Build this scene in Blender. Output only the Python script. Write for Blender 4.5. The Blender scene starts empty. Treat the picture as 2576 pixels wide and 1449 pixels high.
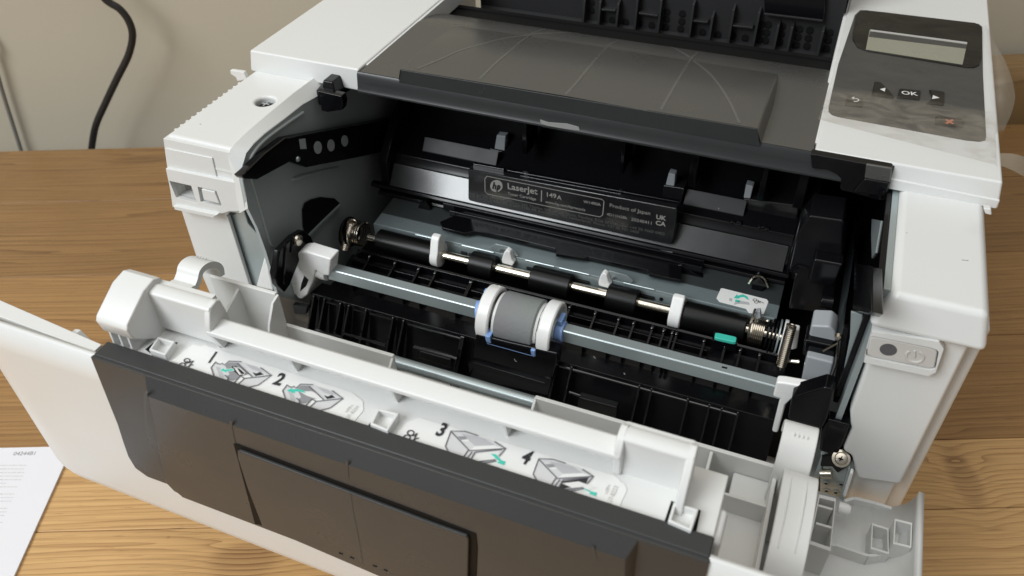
import bpy, bmesh, math, random
from mathutils import Vector, Matrix
random.seed(7)
S = 0.00096            # model millimetres -> metres
ZT = 12.0              # table top lies 12 model mm below z = 0 of the printer frame
scene = bpy.context.scene
COL = scene.collection
R = math.radians

# ------------------------------------------------------------------ camera
CAM = (298.227, -261.433, 410.244)
F_PX = 2042.52
ROT = ((0.92698533, 0.37451686, -0.0208644),
       (0.23222582, -0.61669707, -0.75216746),
       (-0.29456642, 0.69240295, -0.65864162))
def W(p): return Vector((p[0]*S, p[1]*S, (p[2]+ZT)*S))
cam_d = bpy.data.cameras.new('camera')
cam = bpy.data.objects.new('camera', cam_d); COL.objects.link(cam)
cam_d.sensor_width = 36.0; cam_d.lens = 36.0*F_PX/2576.0
cam_d.clip_start = 0.01; cam_d.clip_end = 50
cam_d.dof.use_dof = True; cam_d.dof.focus_distance = 0.375; cam_d.dof.aperture_fstop = 17.0
m = Matrix.Identity(4)
for r_ in range(3):
    m[r_][0] = ROT[0][r_]; m[r_][1] = -ROT[1][r_]; m[r_][2] = -ROT[2][r_]
m.translation = W(CAM); cam.matrix_world = m
scene.camera = cam
scene.render.resolution_x = 1024; scene.render.resolution_y = 576

# ------------------------------------------------------------------ light
world = bpy.data.worlds.new('World'); scene.world = world; world.use_nodes = True
bg = world.node_tree.nodes['Background']
bg.inputs[0].default_value = (1.0, 0.985, 0.965, 1); bg.inputs[1].default_value = 0.21
def area(name, loc, target, sx, sy, power, col):
    d = bpy.data.lights.new(name, 'AREA'); d.shape = 'RECTANGLE'; d.size = sx; d.size_y = sy
    d.energy = power; d.color = col
    o = bpy.data.objects.new(name, d); COL.objects.link(o)
    o.location = loc
    o.rotation_euler = (Vector(target)-Vector(loc)).to_track_quat('-Z', 'Y').to_euler()
    return o
area('window_light', (-0.9, -1.5, 1.75), (0.15, 0.0, 0.12), 1.2, 1.2, 47, (0.93, 0.975, 1.0))
area('band_reflection_light', (-0.55, -1.75, 1.05), (0.15, 0.05, 0.15), 0.8, 0.9, 6, (0.93, 0.975, 1.0))  # added unseen light that gives the cartridge band its reflection, not another window
area('ceiling_fill', (0.15, -0.3, 2.1), (0.2, -0.05, 0.0), 1.6, 1.6, 15, (1.0, 0.985, 0.96))  # added overhead fill standing in for bounced daylight, no lamp hangs there
scene.view_settings.view_transform = 'Standard'; scene.view_settings.look = 'None'
scene.view_settings.exposure = -0.1; scene.view_settings.gamma = 1.0
scene.view_settings.use_curve_mapping = False

# ------------------------------------------------------------------ pixels to points
FR = dict(a1=(0,0,1.9167),a2=(1344,0,1.9167),a3=(2688,0,1.9167),b1=(0,756,1.9167),b2=(1344,756,1.9167),b3=(2688,756,1.9167),
 c1=(0,1512,1.9167),c2=(1344,1512,1.9167),c3=(2688,1512,1.9167),d=(600,200,1.4488),e=(1800,600,2.8622),g=(300,1000,1.8386),
 h=(3300,600,1.8115),i=(3000,1500,1.887),j=(600,900,2.4143),k=(0,1150,3.623),l=(300,1250,1.4236),m=(2500,1500,1.88625),
 n=(680,1380,3.22),o=(1560,1640,2.7404),p=(1240,260,2.2645),q=(2500,560,2.0698),r=(1060,900,2.0702),s=(2000,1200,2.07),
 t=(2200,0,2.1467),u=(2362,1575,1.6356),D=(0,0,1/1.56522))
def ray(f, x, y):
    a, b, s = FR[f]
    u = ((a+x/s)/1.56522-1288.0)/F_PX; v = ((b+y/s)/1.56522-724.5)/F_PX
    return Vector([ROT[0][k]*u+ROT[1][k]*v+ROT[2][k] for k in range(3)])
AX = dict(x=0, y=1, z=2)
def T(f, x, y, ax, val):
    """the point of the plane ax = val seen at photo position x, y of zoom frame f"""
    d = ray(f, x, y); k = AX[ax]; t = (val-CAM[k])/d[k]
    return Vector(CAM)+d*t
def TP(f, x, y, pt, nrm):
    d = ray(f, x, y); nrm = Vector(nrm); t = (Vector(pt)-Vector(CAM)).dot(nrm)/d.dot(nrm)
    return Vector(CAM)+d*t
def TS(f, x, y, fn, z0=216):
    p = T(f, x, y, 'z', z0)
    for _ in range(12): p = T(f, x, y, 'z', fn(p.x, p.y))
    return p
def PP(f, pts, ax, val): return [T(f, a, b, ax, val) for a, b in pts]

# ------------------------------------------------------------------ materials
MAT = {}
def nodes(name):
    mt = bpy.data.materials.new(name); mt.use_nodes = True
    nt = mt.node_tree; b = nt.nodes['Principled BSDF']; MAT[name] = mt
    return mt, nt, b
def N(nt, typ, **kw):
    n = nt.nodes.new(typ)
    for k, v in kw.items(): setattr(n, k, v)
    return n
def plastic(name, col, rough, grain=0.0, gscale=1800, spec=0.5, metal=0.0, mottle=0.0, coat=0.0, sss=0.0):
    mt, nt, b = nodes(name)
    b.inputs['Base Color'].default_value = (*col, 1); b.inputs['Roughness'].default_value = rough
    b.inputs['Specular IOR Level'].default_value = spec; b.inputs['Metallic'].default_value = metal
    if coat: b.inputs['Coat Weight'].default_value = coat
    if sss:
        b.inputs['Subsurface Weight'].default_value = sss; b.inputs['Subsurface Scale'].default_value = 0.002
    tc = N(nt, 'ShaderNodeNewGeometry')
    if grain:
        n = N(nt, 'ShaderNodeTexNoise'); n.inputs['Scale'].default_value = gscale; n.inputs['Detail'].default_value = 2
        nt.links.new(tc.outputs['Position'], n.inputs['Vector'])
        bp = N(nt, 'ShaderNodeBump'); bp.inputs['Strength'].default_value = grain; bp.inputs['Distance'].default_value = 0.0002
        nt.links.new(n.outputs['Fac'], bp.inputs['Height']); nt.links.new(bp.outputs['Normal'], b.inputs['Normal'])
    n2 = N(nt, 'ShaderNodeTexNoise'); n2.inputs['Scale'].default_value = 35; n2.inputs['Detail'].default_value = 5
    nt.links.new(tc.outputs['Position'], n2.inputs['Vector'])
    mr = N(nt, 'ShaderNodeMapRange'); mr.inputs['From Min'].default_value = 0.3; mr.inputs['From Max'].default_value = 0.7
    mr.inputs['To Min'].default_value = max(0.02, rough*0.85); mr.inputs['To Max'].default_value = min(1, rough*1.15)
    nt.links.new(n2.outputs['Fac'], mr.inputs['Value']); nt.links.new(mr.outputs['Result'], b.inputs['Roughness'])
    if mottle:
        mx = N(nt, 'ShaderNodeMixRGB'); mx.blend_type = 'MULTIPLY'; mx.inputs['Fac'].default_value = mottle
        mx.inputs['Color1'].default_value = (*col, 1)
        nt.links.new(n2.outputs['Color'], mx.inputs['Color2']); nt.links.new(mx.outputs['Color'], b.inputs['Base Color'])
    return mt
plastic('white', (0.71, 0.715, 0.70), 0.34, 0.10, 1400)
plastic('white_gloss', (0.72, 0.73, 0.71), 0.22, 0.0)
plastic('pom', (0.88, 0.88, 0.87), 0.28, 0.0, sss=0.1)
plastic('label', (0.80, 0.80, 0.78), 0.30)
plastic('tray', (0.066, 0.065, 0.061), 0.30, 0.0, spec=1.0)
plastic('tray_gloss', (0.098, 0.096, 0.09), 0.26, spec=1.0)
plastic('dark_panel', (0.046, 0.0465, 0.0465), 0.30, 0.0, spec=0.22)
plastic('panel_groove', (0.058, 0.058, 0.058), 0.3, spec=0.15)
plastic('black', (0.004, 0.004, 0.005), 0.13, 0.0, spec=0.32)
plastic('black_satin', (0.006, 0.006, 0.007), 0.20, 0.03, 2200, spec=0.28)
plastic('sheet', (0.20, 0.24, 0.248), 0.3, 0.03, 900, metal=0.3)
plastic('cartridge', (0.012, 0.012, 0.013), 0.2, 0.04, 2600, spec=0.95)
plastic('cartridge_soft', (0.016, 0.016, 0.017), 0.42, 0.04, 2600, spec=0.4)
plastic('void', (0.004, 0.004, 0.004), 0.7, spec=0.2)
plastic('steel', (0.42, 0.48, 0.49), 0.34, 0.03, 900, metal=0.55)
plastic('steel_dark', (0.43, 0.475, 0.475), 0.42, 0.03, 900, metal=0.2)
plastic('lip', (0.032, 0.033, 0.034), 0.24, 0.05, 2600, spec=0.35)
plastic('black_gloss', (0.005, 0.005, 0.006), 0.12, spec=0.75)
plastic('steel_shaded', (0.035, 0.04, 0.04), 0.45, 0.03, 900, spec=0.2)  # the cartridge's shadow on the feed sheet, put into a darker steel colour
plastic('chrome', (0.72, 0.66, 0.56), 0.18, metal=1.0)
plastic('spring', (0.60, 0.55, 0.47), 0.25, metal=1.0)
plastic('rubber', (0.25, 0.255, 0.255), 0.8, 1.0, 600, mottle=0.25)
plastic('foam', (0.004, 0.004, 0.004), 0.32, 0.05, 1500, spec=0.26)
plastic('dark_wall', (0.022, 0.022, 0.023), 0.42, 0.05, spec=0.3)
plastic('dust', (0.45, 0.45, 0.45), 0.8)
plastic('mark', (0.16, 0.155, 0.145), 0.6)
plastic('blue', (0.26, 0.42, 0.78), 0.35)
plastic('teal', (0.06, 0.56, 0.44), 0.35)
plastic('grey_box', (0.36, 0.38, 0.40), 0.35)
plastic('button_grey', (0.58, 0.56, 0.53), 0.4, 0.05)
plastic('lens', (0.10, 0.095, 0.10), 0.3)
plastic('screen', (0.30, 0.30, 0.235), 0.25, coat=0.3)
plastic('bezel', (0.006, 0.006, 0.006), 0.3, spec=0.15)
plastic('keypad', (0.060, 0.060, 0.058), 0.4, spec=0.25)
plastic('key', (0.007, 0.007, 0.007), 0.3, spec=0.25)
plastic('print_white', (0.75, 0.75, 0.73), 0.5)
plastic('print_silver', (0.30, 0.29, 0.27), 0.5)
plastic('print_faint', (0.10, 0.098, 0.092), 0.5)
plastic('print_orange', (0.55, 0.15, 0.075), 0.5)
plastic('print_black', (0.025, 0.025, 0.028), 0.5)
plastic('print_line', (0.13, 0.125, 0.14), 0.5)
plastic('print_grey', (0.47, 0.47, 0.48), 0.5)
plastic('print_mid', (0.27, 0.27, 0.28), 0.5)
plastic('print_pale', (0.63, 0.63, 0.63), 0.5)
plastic('print_note', (0.50, 0.49, 0.47), 0.5)
plastic('cable', (0.014, 0.013, 0.012), 0.45)
plastic('grey_cable', (0.20, 0.19, 0.17), 0.5)
plastic('paper', (0.78, 0.78, 0.82), 0.65, 0.05, 700)
plastic('glue', (0.30, 0.30, 0.29), 0.18, 0.9, 1400)

# painted wall
mt, nt, b = nodes('wall')
g = N(nt, 'ShaderNodeNewGeometry')
n1 = N(nt, 'ShaderNodeTexNoise'); n1.inputs['Scale'].default_value = 4; n1.inputs['Detail'].default_value = 8
cr = N(nt, 'ShaderNodeValToRGB'); cr.color_ramp.elements[0].color = (0.47, 0.425, 0.33, 1); cr.color_ramp.elements[1].color = (0.52, 0.47, 0.37, 1)
nt.links.new(g.outputs['Position'], n1.inputs['Vector']); nt.links.new(n1.outputs['Fac'], cr.inputs['Fac']); nt.links.new(cr.outputs['Color'], b.inputs['Base Color'])
n2 = N(nt, 'ShaderNodeTexNoise'); n2.inputs['Scale'].default_value = 160; n2.inputs['Detail'].default_value = 4
nt.links.new(g.outputs['Position'], n2.inputs['Vector'])
bp = N(nt, 'ShaderNodeBump'); bp.inputs['Strength'].default_value = 0.12; bp.inputs['Distance'].default_value = 0.001
nt.links.new(n2.outputs['Fac'], bp.inputs['Height']); nt.links.new(bp.outputs['Normal'], b.inputs['Normal']); b.inputs['Roughness'].default_value = 0.75

# pine: growth rings that bend round knots, in the table's own axes
TA = R(22.9)
def UV(x, y):   # printer frame mm -> table axes (m)
    return ((x*math.cos(TA)+y*math.sin(TA))*S, (-x*math.sin(TA)+y*math.cos(TA))*S)
KNOTS = [(UV(54,-92), 0.020, 0.011, 0.8), (UV(436,116), 0.009, 0.020, 0.6), (UV(-300,232), 0.028, 0.007, 0.6), (UV(-215,96), 0.055, 0.012, 0.12),
         (UV(500,-60), 0.02, 0.012, 0.7), (UV(-420,-60), 0.018, 0.01, 0.6)]
def pine(name, dark=1.0, bl=1.0):
    mt, nt, b = nodes(name)
    L = nt.links.new
    def M(op, a, c=None, d=None):
        n = N(nt, 'ShaderNodeMath', operation=op)
        for i_, v in enumerate((a, c, d)):
            if v is None: continue
            if isinstance(v, (int, float)): n.inputs[i_].default_value = v
            else: L(v, n.inputs[i_])
        return n.outputs[0]
    g = N(nt, 'ShaderNodeNewGeometry')
    mp = N(nt, 'ShaderNodeVectorRotate', rotation_type='Z_AXIS'); mp.inputs['Angle'].default_value = -TA
    L(g.outputs['Position'], mp.inputs['Vector'])
    oi = N(nt, 'ShaderNodeObjectInfo')
    sp = N(nt, 'ShaderNodeSeparateXYZ'); L(mp.outputs[0], sp.inputs[0])
    U, V = sp.outputs[0], sp.outputs[1]
    # slow wander of the grain
    cb = N(nt, 'ShaderNodeCombineXYZ'); L(M('MULTIPLY', U, 1.5), cb.inputs[0]); L(M('MULTIPLY', V, 9), cb.inputs[1]); L(M('MULTIPLY', oi.outputs['Random'], 20), cb.inputs[2])
    nz = N(nt, 'ShaderNodeTexNoise'); nz.inputs['Scale'].default_value = 1.0; nz.inputs['Detail'].default_value = 2.0; L(cb.outputs[0], nz.inputs['Vector'])
    cbw = N(nt, 'ShaderNodeCombineXYZ'); L(M('MULTIPLY', U, 0.8), cbw.inputs[0]); L(M('MULTIPLY', V, 70), cbw.inputs[1]); L(oi.outputs['Random'], cbw.inputs[2])
    wv = N(nt, 'ShaderNodeTexNoise'); wv.inputs['Scale'].default_value = 1.0; wv.inputs['Detail'].default_value = 2.0; L(cbw.outputs[0], wv.inputs['Vector'])
    ring = M('ADD', M('ADD', M('MULTIPLY', V, 230), M('MULTIPLY', nz.outputs['Fac'], 11.0)), M('MULTIPLY', wv.outputs['Fac'], 5.0))
    kmask = None
    for (ku, kv), su, sv, st in KNOTS:
        du = M('DIVIDE', M('SUBTRACT', U, ku), su*1.6); dv = M('DIVIDE', M('SUBTRACT', V, kv), sv*1.6)
        r2 = M('ADD', M('MULTIPLY', du, du), M('MULTIPLY', dv, dv))
        e = M('POWER', 2.718, M('MULTIPLY', r2, -0.9))
        ring = M('ADD', ring, M('MULTIPLY', e, 1.7))
        du = M('DIVIDE', M('SUBTRACT', U, ku), su); dv = M('DIVIDE', M('SUBTRACT', V, kv), sv)
        r2 = M('ADD', M('MULTIPLY', du, du), M('MULTIPLY', dv, dv))
        km = M('MULTIPLY', M('POWER', 2.718, M('MULTIPLY', M('MULTIPLY', M('MULTIPLY', r2, r2), r2), -1.1)), st)
        kmask = km if kmask is None else M('MAXIMUM', kmask, km)
    fr_ = M('FRACT', ring)
    late = M('POWER', fr_, 3.6)
    cb2 = N(nt, 'ShaderNodeCombineXYZ'); L(M('MULTIPLY', U, 14), cb2.inputs[0]); L(M('MULTIPLY', V, 900), cb2.inputs[1]); L(oi.outputs['Random'], cb2.inputs[2])
    fz = N(nt, 'ShaderNodeTexNoise'); fz.inputs['Scale'].default_value = 1.0; fz.inputs['Detail'].default_value = 3; L(cb2.outputs[0], fz.inputs['Vector'])
    bz = N(nt, 'ShaderNodeTexNoise'); bz.inputs['Scale'].default_value = 9.0; bz.inputs['Detail'].default_value = 3; L(mp.outputs[0], bz.inputs['Vector'])
    amp = M('MULTIPLY', late, M('MULTIPLY_ADD', bz.outputs['Fac'], 1.7, -0.25))
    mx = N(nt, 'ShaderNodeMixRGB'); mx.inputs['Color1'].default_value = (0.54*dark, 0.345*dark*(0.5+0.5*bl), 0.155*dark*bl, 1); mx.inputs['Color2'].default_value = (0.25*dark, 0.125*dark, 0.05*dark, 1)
    L(M('MINIMUM', amp, 0.85), mx.inputs['Fac'])
    m2 = N(nt, 'ShaderNodeMixRGB'); m2.blend_type = 'MULTIPLY'; m2.inputs['Fac'].default_value = 0.55
    cr = N(nt, 'ShaderNodeValToRGB'); cr.color_ramp.elements[0].position = 0.3; cr.color_ramp.elements[0].color = (0.68, 0.62, 0.55, 1)
    cr.color_ramp.elements[1].position = 0.7; cr.color_ramp.elements[1].color = (1.12, 1.1, 1.08, 1)
    L(fz.outputs['Fac'], cr.inputs['Fac']); L(mx.outputs[0], m2.inputs['Color1']); L(cr.outputs[0], m2.inputs['Color2'])
    m3 = N(nt, 'ShaderNodeMixRGB'); m3.blend_type = 'MULTIPLY'; m3.inputs['Fac'].default_value = 0.5
    cr2 = N(nt, 'ShaderNodeValToRGB'); cr2.color_ramp.elements[0].position = 0.3; cr2.color_ramp.elements[0].color = (0.78, 0.74, 0.70, 1)
    cr2.color_ramp.elements[1].position = 0.7; cr2.color_ramp.elements[1].color = (1.1, 1.1, 1.1, 1)
    L(bz.outputs['Fac'], cr2.inputs['Fac']); L(m2.outputs[0], m3.inputs['Color1']); L(cr2.outputs[0], m3.inputs['Color2'])
    cb3 = N(nt, 'ShaderNodeCombineXYZ'); L(M('MULTIPLY', U, 55), cb3.inputs[0]); L(M('MULTIPLY', V, 1500), cb3.inputs[1]); L(M('MULTIPLY', oi.outputs['Random'], 7), cb3.inputs[2])
    pz = N(nt, 'ShaderNodeTexNoise'); pz.inputs['Scale'].default_value = 1.0; pz.inputs['Detail'].default_value = 1; L(cb3.outputs[0], pz.inputs['Vector'])
    pr = N(nt, 'ShaderNodeMapRange'); pr.inputs['From Min'].default_value = 0.66; pr.inputs['From Max'].default_value = 0.74; L(pz.outputs['Fac'], pr.inputs['Value'])
    vo = N(nt, 'ShaderNodeTexVoronoi'); vo.inputs['Scale'].default_value = 28; L(mp.outputs[0], vo.inputs['Vector'])
    vr = N(nt, 'ShaderNodeMapRange'); vr.inputs['From Min'].default_value = 0.05; vr.inputs['From Max'].default_value = 0.025; L(vo.outputs['Distance'], vr.inputs['Value'])
    m5 = N(nt, 'ShaderNodeMixRGB'); m5.inputs['Color2'].default_value = (0.16*dark, 0.085*dark, 0.035*dark, 1)
    L(M('MAXIMUM', M('MULTIPLY', pr.outputs[0], 0.45), M('MULTIPLY', vr.outputs[0], 0.7)), m5.inputs['Fac']); L(m3.outputs[0], m5.inputs['Color1']); m3 = m5
    m4 = N(nt, 'ShaderNodeMixRGB'); m4.inputs['Color2'].default_value = (0.115*dark, 0.048*dark, 0.020*dark, 1)
    L(M('MULTIPLY', kmask, M('MULTIPLY_ADD', late, 0.55, 0.45)), m4.inputs['Fac']); L(m3.outputs[0], m4.inputs['Color1'])
    L(m4.outputs[0], b.inputs['Base Color'])
    b.inputs['Roughness'].default_value = 0.34; b.inputs['Specular IOR Level'].default_value = 0.5
    bp = N(nt, 'ShaderNodeBump'); bp.inputs['Strength'].default_value = 0.25; bp.inputs['Distance'].default_value = 0.0004
    L(M('ADD', M('MULTIPLY', late, -0.6), fz.outputs['Fac']), bp.inputs['Height']); L(bp.outputs['Normal'], b.inputs['Normal'])
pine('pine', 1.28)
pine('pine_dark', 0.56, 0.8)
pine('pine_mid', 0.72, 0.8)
pine('orange_wood', 0.55)

# clear film: clings to the display glass, stands off the keypad in patches
mt, nt, b = nodes('film')
out = nt.nodes['Material Output']; nt.nodes.remove(b)
tr = N(nt, 'ShaderNodeBsdfTransparent'); tr.inputs[0].default_value = (0.97, 0.97, 0.97, 1)
gl = N(nt, 'ShaderNodeBsdfGlossy'); gl.inputs['Roughness'].default_value = 0.07; gl.inputs['Color'].default_value = (0.95, 0.95, 0.97, 1)
g = N(nt, 'ShaderNodeNewGeometry'); sp = N(nt, 'ShaderNodeSeparateXYZ'); nt.links.new(g.outputs['Position'], sp.inputs[0])
vm = N(nt, 'ShaderNodeMapping'); vm.inputs['Scale'].default_value = (45, 95, 45); vm.inputs['Rotation'].default_value = (0, 0, 0.5); nt.links.new(g.outputs['Position'], vm.inputs['Vector'])
nz = N(nt, 'ShaderNodeTexNoise'); nz.inputs['Scale'].default_value = 1.0; nz.inputs['Detail'].default_value = 3; nz.inputs['Distortion'].default_value = 1.4; nt.links.new(vm.outputs[0], nz.inputs['Vector'])
r1 = N(nt, 'ShaderNodeMapRange'); r1.inputs['From Min'].default_value = 0.36; r1.inputs['From Max'].default_value = 0.66; r1.inputs['To Min'].default_value = 0.35; r1.inputs['To Max'].default_value = 1.0
nt.links.new(nz.outputs['Fac'], r1.inputs['Value'])
r2 = N(nt, 'ShaderNodeMapRange'); r2.inputs['From Min'].default_value = 0.124; r2.inputs['From Max'].default_value = 0.131; r2.inputs['To Min'].default_value = 1.0; r2.inputs['To Max'].default_value = 0.12
nt.links.new(sp.outputs[1], r2.inputs['Value'])
r3 = N(nt, 'ShaderNodeMapRange'); r3.inputs['From Min'].default_value = 0.359; r3.inputs['From Max'].default_value = 0.363; r3.inputs['To Min'].default_value = 0.0; r3.inputs['To Max'].default_value = 1.0
nt.links.new(sp.outputs[0], r3.inputs['Value'])
mm = N(nt, 'ShaderNodeMath', operation='MULTIPLY'); nt.links.new(r1.outputs[0], mm.inputs[0]); nt.links.new(r2.outputs[0], mm.inputs[1])
m9 = N(nt, 'ShaderNodeMath', operation='MAXIMUM'); nt.links.new(mm.outputs[0], m9.inputs[0]); nt.links.new(r3.outputs[0], m9.inputs[1])
lw = N(nt, 'ShaderNodeLayerWeight'); lw.inputs['Blend'].default_value = 0.28
ma = N(nt, 'ShaderNodeMath', operation='MULTIPLY'); nt.links.new(lw.outputs['Fresnel'], ma.inputs[0]); nt.links.new(m9.outputs[0], ma.inputs[1])
mb_ = N(nt, 'ShaderNodeMath', operation='MULTIPLY'); nt.links.new(ma.outputs[0], mb_.inputs[0]); mb_.inputs[1].default_value = 0.48
mx = N(nt, 'ShaderNodeMixShader')
nt.links.new(mb_.outputs[0], mx.inputs[0])
nt.links.new(tr.outputs[0], mx.inputs[1]); nt.links.new(gl.outputs[0], mx.inputs[2]); nt.links.new(mx.outputs[0], out.inputs['Surface'])

# ------------------------------------------------------------------ mesh helpers
class MB:
    def __init__(self): self.v = []; self.f = []
    def add(self, vs, fs):
        o = len(self.v); self.v += [Vector(p) for p in vs]; self.f += [[i+o for i in q] for q in fs]; return self
    def box(self, x0, x1, y0, y1, z0, z1):
        return self.add([(x, y, z) for z in (z0, z1) for y in (y0, y1) for x in (x0, x1)],
            [(0,2,3,1),(4,5,7,6),(0,1,5,4),(2,6,7,3),(0,4,6,2),(1,3,7,5)])
    def frustum(self, a, b):      # two (x0,x1,y0,y1,z) rectangles
        vs = [(x, y, q[4]) for q in (a, b) for y in (q[2], q[3]) for x in (q[0], q[1])]
        return self.add(vs, [(0,2,3,1),(4,5,7,6),(0,1,5,4),(2,6,7,3),(0,4,6,2),(1,3,7,5)])
    def prism(self, pts, vec):
        n = len(pts); vec = Vector(vec); pts = [Vector(p) for p in pts]
        return self.add(pts+[p+vec for p in pts], [list(range(n))[::-1], list(range(n, 2*n))]+[(i, (i+1) % n, n+(i+1) % n, n+i) for i in range(n)])
    def extr(self, prof, x0, x1): return self.prism([(x0, y, z) for y, z in prof], (x1-x0, 0, 0))
    def loft(self, rings, close=True, caps=True):
        n = len(rings[0]); vs = [p for q in rings for p in q]; fs = []
        for k in range(len(rings)-1):
            for i in range(n if close else n-1):
                j = (i+1) % n; fs.append((k*n+i, k*n+j, (k+1)*n+j, (k+1)*n+i))
        if caps and close: fs += [list(range(n))[::-1], list(range((len(rings)-1)*n, len(rings)*n))]
        return self.add(vs, fs)
    def lathe(self, p0, ax, prof, n=32):   # prof: (distance along ax, radius)
        p0 = Vector(p0); ax = Vector(ax).normalized(); u = ax.orthogonal().normalized(); w = ax.cross(u)
        return self.loft([[p0+ax*t+(u*math.cos(2*math.pi*i/n)+w*math.sin(2*math.pi*i/n))*r for i in range(n)] for t, r in prof])
    def cyl(self, p0, p1, r, r1=None, n=24):
        p0 = Vector(p0); p1 = Vector(p1); return self.lathe(p0, p1-p0, [(0, r), ((p1-p0).length, r if r1 is None else r1)], n)
    def tube(self, path, r, n=8):
        path = [Vector(p) for p in path]; rings = []; u = None
        for i, p in enumerate(path):
            t = (path[min(i+1, len(path)-1)]-path[max(i-1, 0)]).normalized()
            u = t.orthogonal().normalized() if u is None else (u-t*u.dot(t)).normalized()
            w = t.cross(u); rr = r[i] if isinstance(r, (list, tuple)) else r
            rings.append([p+(u*math.cos(2*math.pi*k/n)+w*math.sin(2*math.pi*k/n))*rr for k in range(n)])
        return self.loft(rings)
    def grid(self, nu, nv, fn):
        o = [fn(i/nu, j/nv) for j in range(nv+1) for i in range(nu+1)]
        return self.add(o, [(j*(nu+1)+i, j*(nu+1)+i+1, (j+1)*(nu+1)+i+1, (j+1)*(nu+1)+i) for j in range(nv) for i in range(nu)])
    def strip(self, pts, w, nrm):    # thin flat ribbon along pts in the plane with normal nrm
        pts = [Vector(p) for p in pts]; nrm = Vector(nrm).normalized(); a = []; b_ = []
        for i, p in enumerate(pts):
            t = (pts[min(i+1, len(pts)-1)]-pts[max(i-1, 0)]).normalized(); s_ = t.cross(nrm)*(w/2); a.append(p+s_); b_.append(p-s_)
        n = len(pts)
        return self.add(a+b_, [(i, i+1, n+i+1, n+i) for i in range(n-1)])
    def mesh(self, name, org=(0, 0, 0), ang=35, recalc=True):
        me = bpy.data.meshes.new(name); org = W(org)
        me.from_pydata([tuple(W(p)-org) for p in self.v], [], self.f)
        bm = bmesh.new(); bm.from_mesh(me)
        if recalc: bmesh.ops.recalc_face_normals(bm, faces=bm.faces)
        for f in bm.faces: f.smooth = True
        for e in bm.edges:
            if len(e.link_faces) == 2 and e.calc_face_angle(0) > R(ang): e.smooth = False
        bm.to_mesh(me); bm.free(); return me
ORG = (190, 150, -ZT)
def build(mb, name, mat, parent=None, bev=0.0, seg=2, label=None, org=None, ang=35, thick=0, recalc=True):
    me = mb.mesh(name, ORG if org is None else org, ang, recalc)
    me.materials.append(MAT[mat])
    o = bpy.data.objects.new(name, me); COL.objects.link(o)
    if parent: o.parent = parent
    if org is not None and not parent: o.location = W(org)
    if thick:
        s = o.modifiers.new('thickness', 'SOLIDIFY'); s.thickness = abs(thick)*S; s.offset = -1 if thick > 0 else 1
    if bev:
        bv = o.modifiers.new('edges', 'BEVEL'); bv.width = bev*S; bv.segments = seg; bv.limit_method = 'ANGLE'; bv.angle_limit = R(40); bv.harden_normals = True
    if label: o['label'] = label
    return o
def cut(o, mb):
    """cuts the shape mb out of o"""
    me = mb.mesh('cutter', ORG); c = bpy.data.objects.new('cutter', me); COL.objects.link(c); c.parent = o.parent
    if o.parent is None: c.location = o.location
    bo = o.modifiers.new('cut', 'BOOLEAN'); bo.object = c; bo.operation = 'DIFFERENCE'; bo.solver = 'EXACT'
    while o.modifiers[0] != bo: o.modifiers.move(o.modifiers.find(bo.name), 0)
    others = [(x, x.show_viewport) for x in o.modifiers if x != bo]
    for x, _ in others: x.show_viewport = False
    dg = bpy.context.evaluated_depsgraph_get(); dg.update()
    new = bpy.data.meshes.new_from_object(o.evaluated_get(dg)); old = o.data
    o.data = new; o.modifiers.remove(bo)
    for x, s_ in others: x.show_viewport = s_
    bpy.data.objects.remove(c); bpy.data.meshes.remove(me)
    bm = bmesh.new(); bm.from_mesh(new)
    for e in bm.edges: e.smooth = not (len(e.link_faces) == 2 and e.calc_face_angle(0) > R(35))
    for f in bm.faces: f.smooth = True
    bm.to_mesh(new); bm.free()
    return o
DIR = dict(x=Vector((1, 0, 0)), y=Vector((0, 1, 0)), z=Vector((0, 0, 1)))
def slab(name, f, pts, ax, val, th, mat, parent, bev=0.0, label=None):
    """a plate whose outline is seen at pts and whose visible face lies in ax = val; th runs from that face along ax"""
    return build(MB().prism(PP(f, pts, ax, val), DIR[ax]*th), name, mat, parent, bev, label=label)
def text(name, s, mat, parent, at, right, up, size, off=0.15, org=None, lift=None, align='LEFT', squash=1.0, bold=0.0):
    cu = bpy.data.curves.new('t', 'FONT'); cu.body = s; cu.size = size; cu.align_x = align; cu.resolution_u = 3; cu.offset = bold
    to = bpy.data.objects.new('t', cu); COL.objects.link(to)
    dg = bpy.context.evaluated_depsgraph_get(); dg.update()
    me = bpy.data.meshes.new_from_object(to.evaluated_get(dg)); bpy.data.objects.remove(to); bpy.data.curves.remove(cu)
    right = Vector(right).normalized(); up = Vector(up).normalized(); nn = right.cross(up)
    o_ = W(ORG if org is None else org)
    for v in me.vertices: v.co = W(Vector(at)+right*v.co.x*squash+up*v.co.y+nn*off)-o_
    me.materials.clear(); me.materials.append(MAT[mat]); me.name = name
    ob = bpy.data.objects.new(name, me); COL.objects.link(ob)
    if parent: ob.parent = parent
    return ob
def thing(name, loc, label, cat, group=None):
    o = bpy.data.objects.new(name, None); COL.objects.link(o); o.location = W(loc); o.empty_display_size = 0.02
    o['label'] = label; o['category'] = cat
    if group: o['group'] = group
    return o
def rrect(f, x0, y0, ux, uy, vx, vy, rad, n=5):
    """rounded parallelogram in photo coordinates: corner, edge u, edge v, radius as a fraction"""
    pts = []
    for cu_, cv, a0 in ((1-rad, rad, -90), (1-rad, 1-rad, 0), (rad, 1-rad, 90), (rad, rad, 180)):
        for k in range(n+1):
            a = R(a0+90*k/n); uu = cu_+rad*math.cos(a); vv = cv+rad*math.sin(a)
            pts.append((x0+ux*uu+vx*vv, y0+uy*uu+vy*vv))
    return pts
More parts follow.
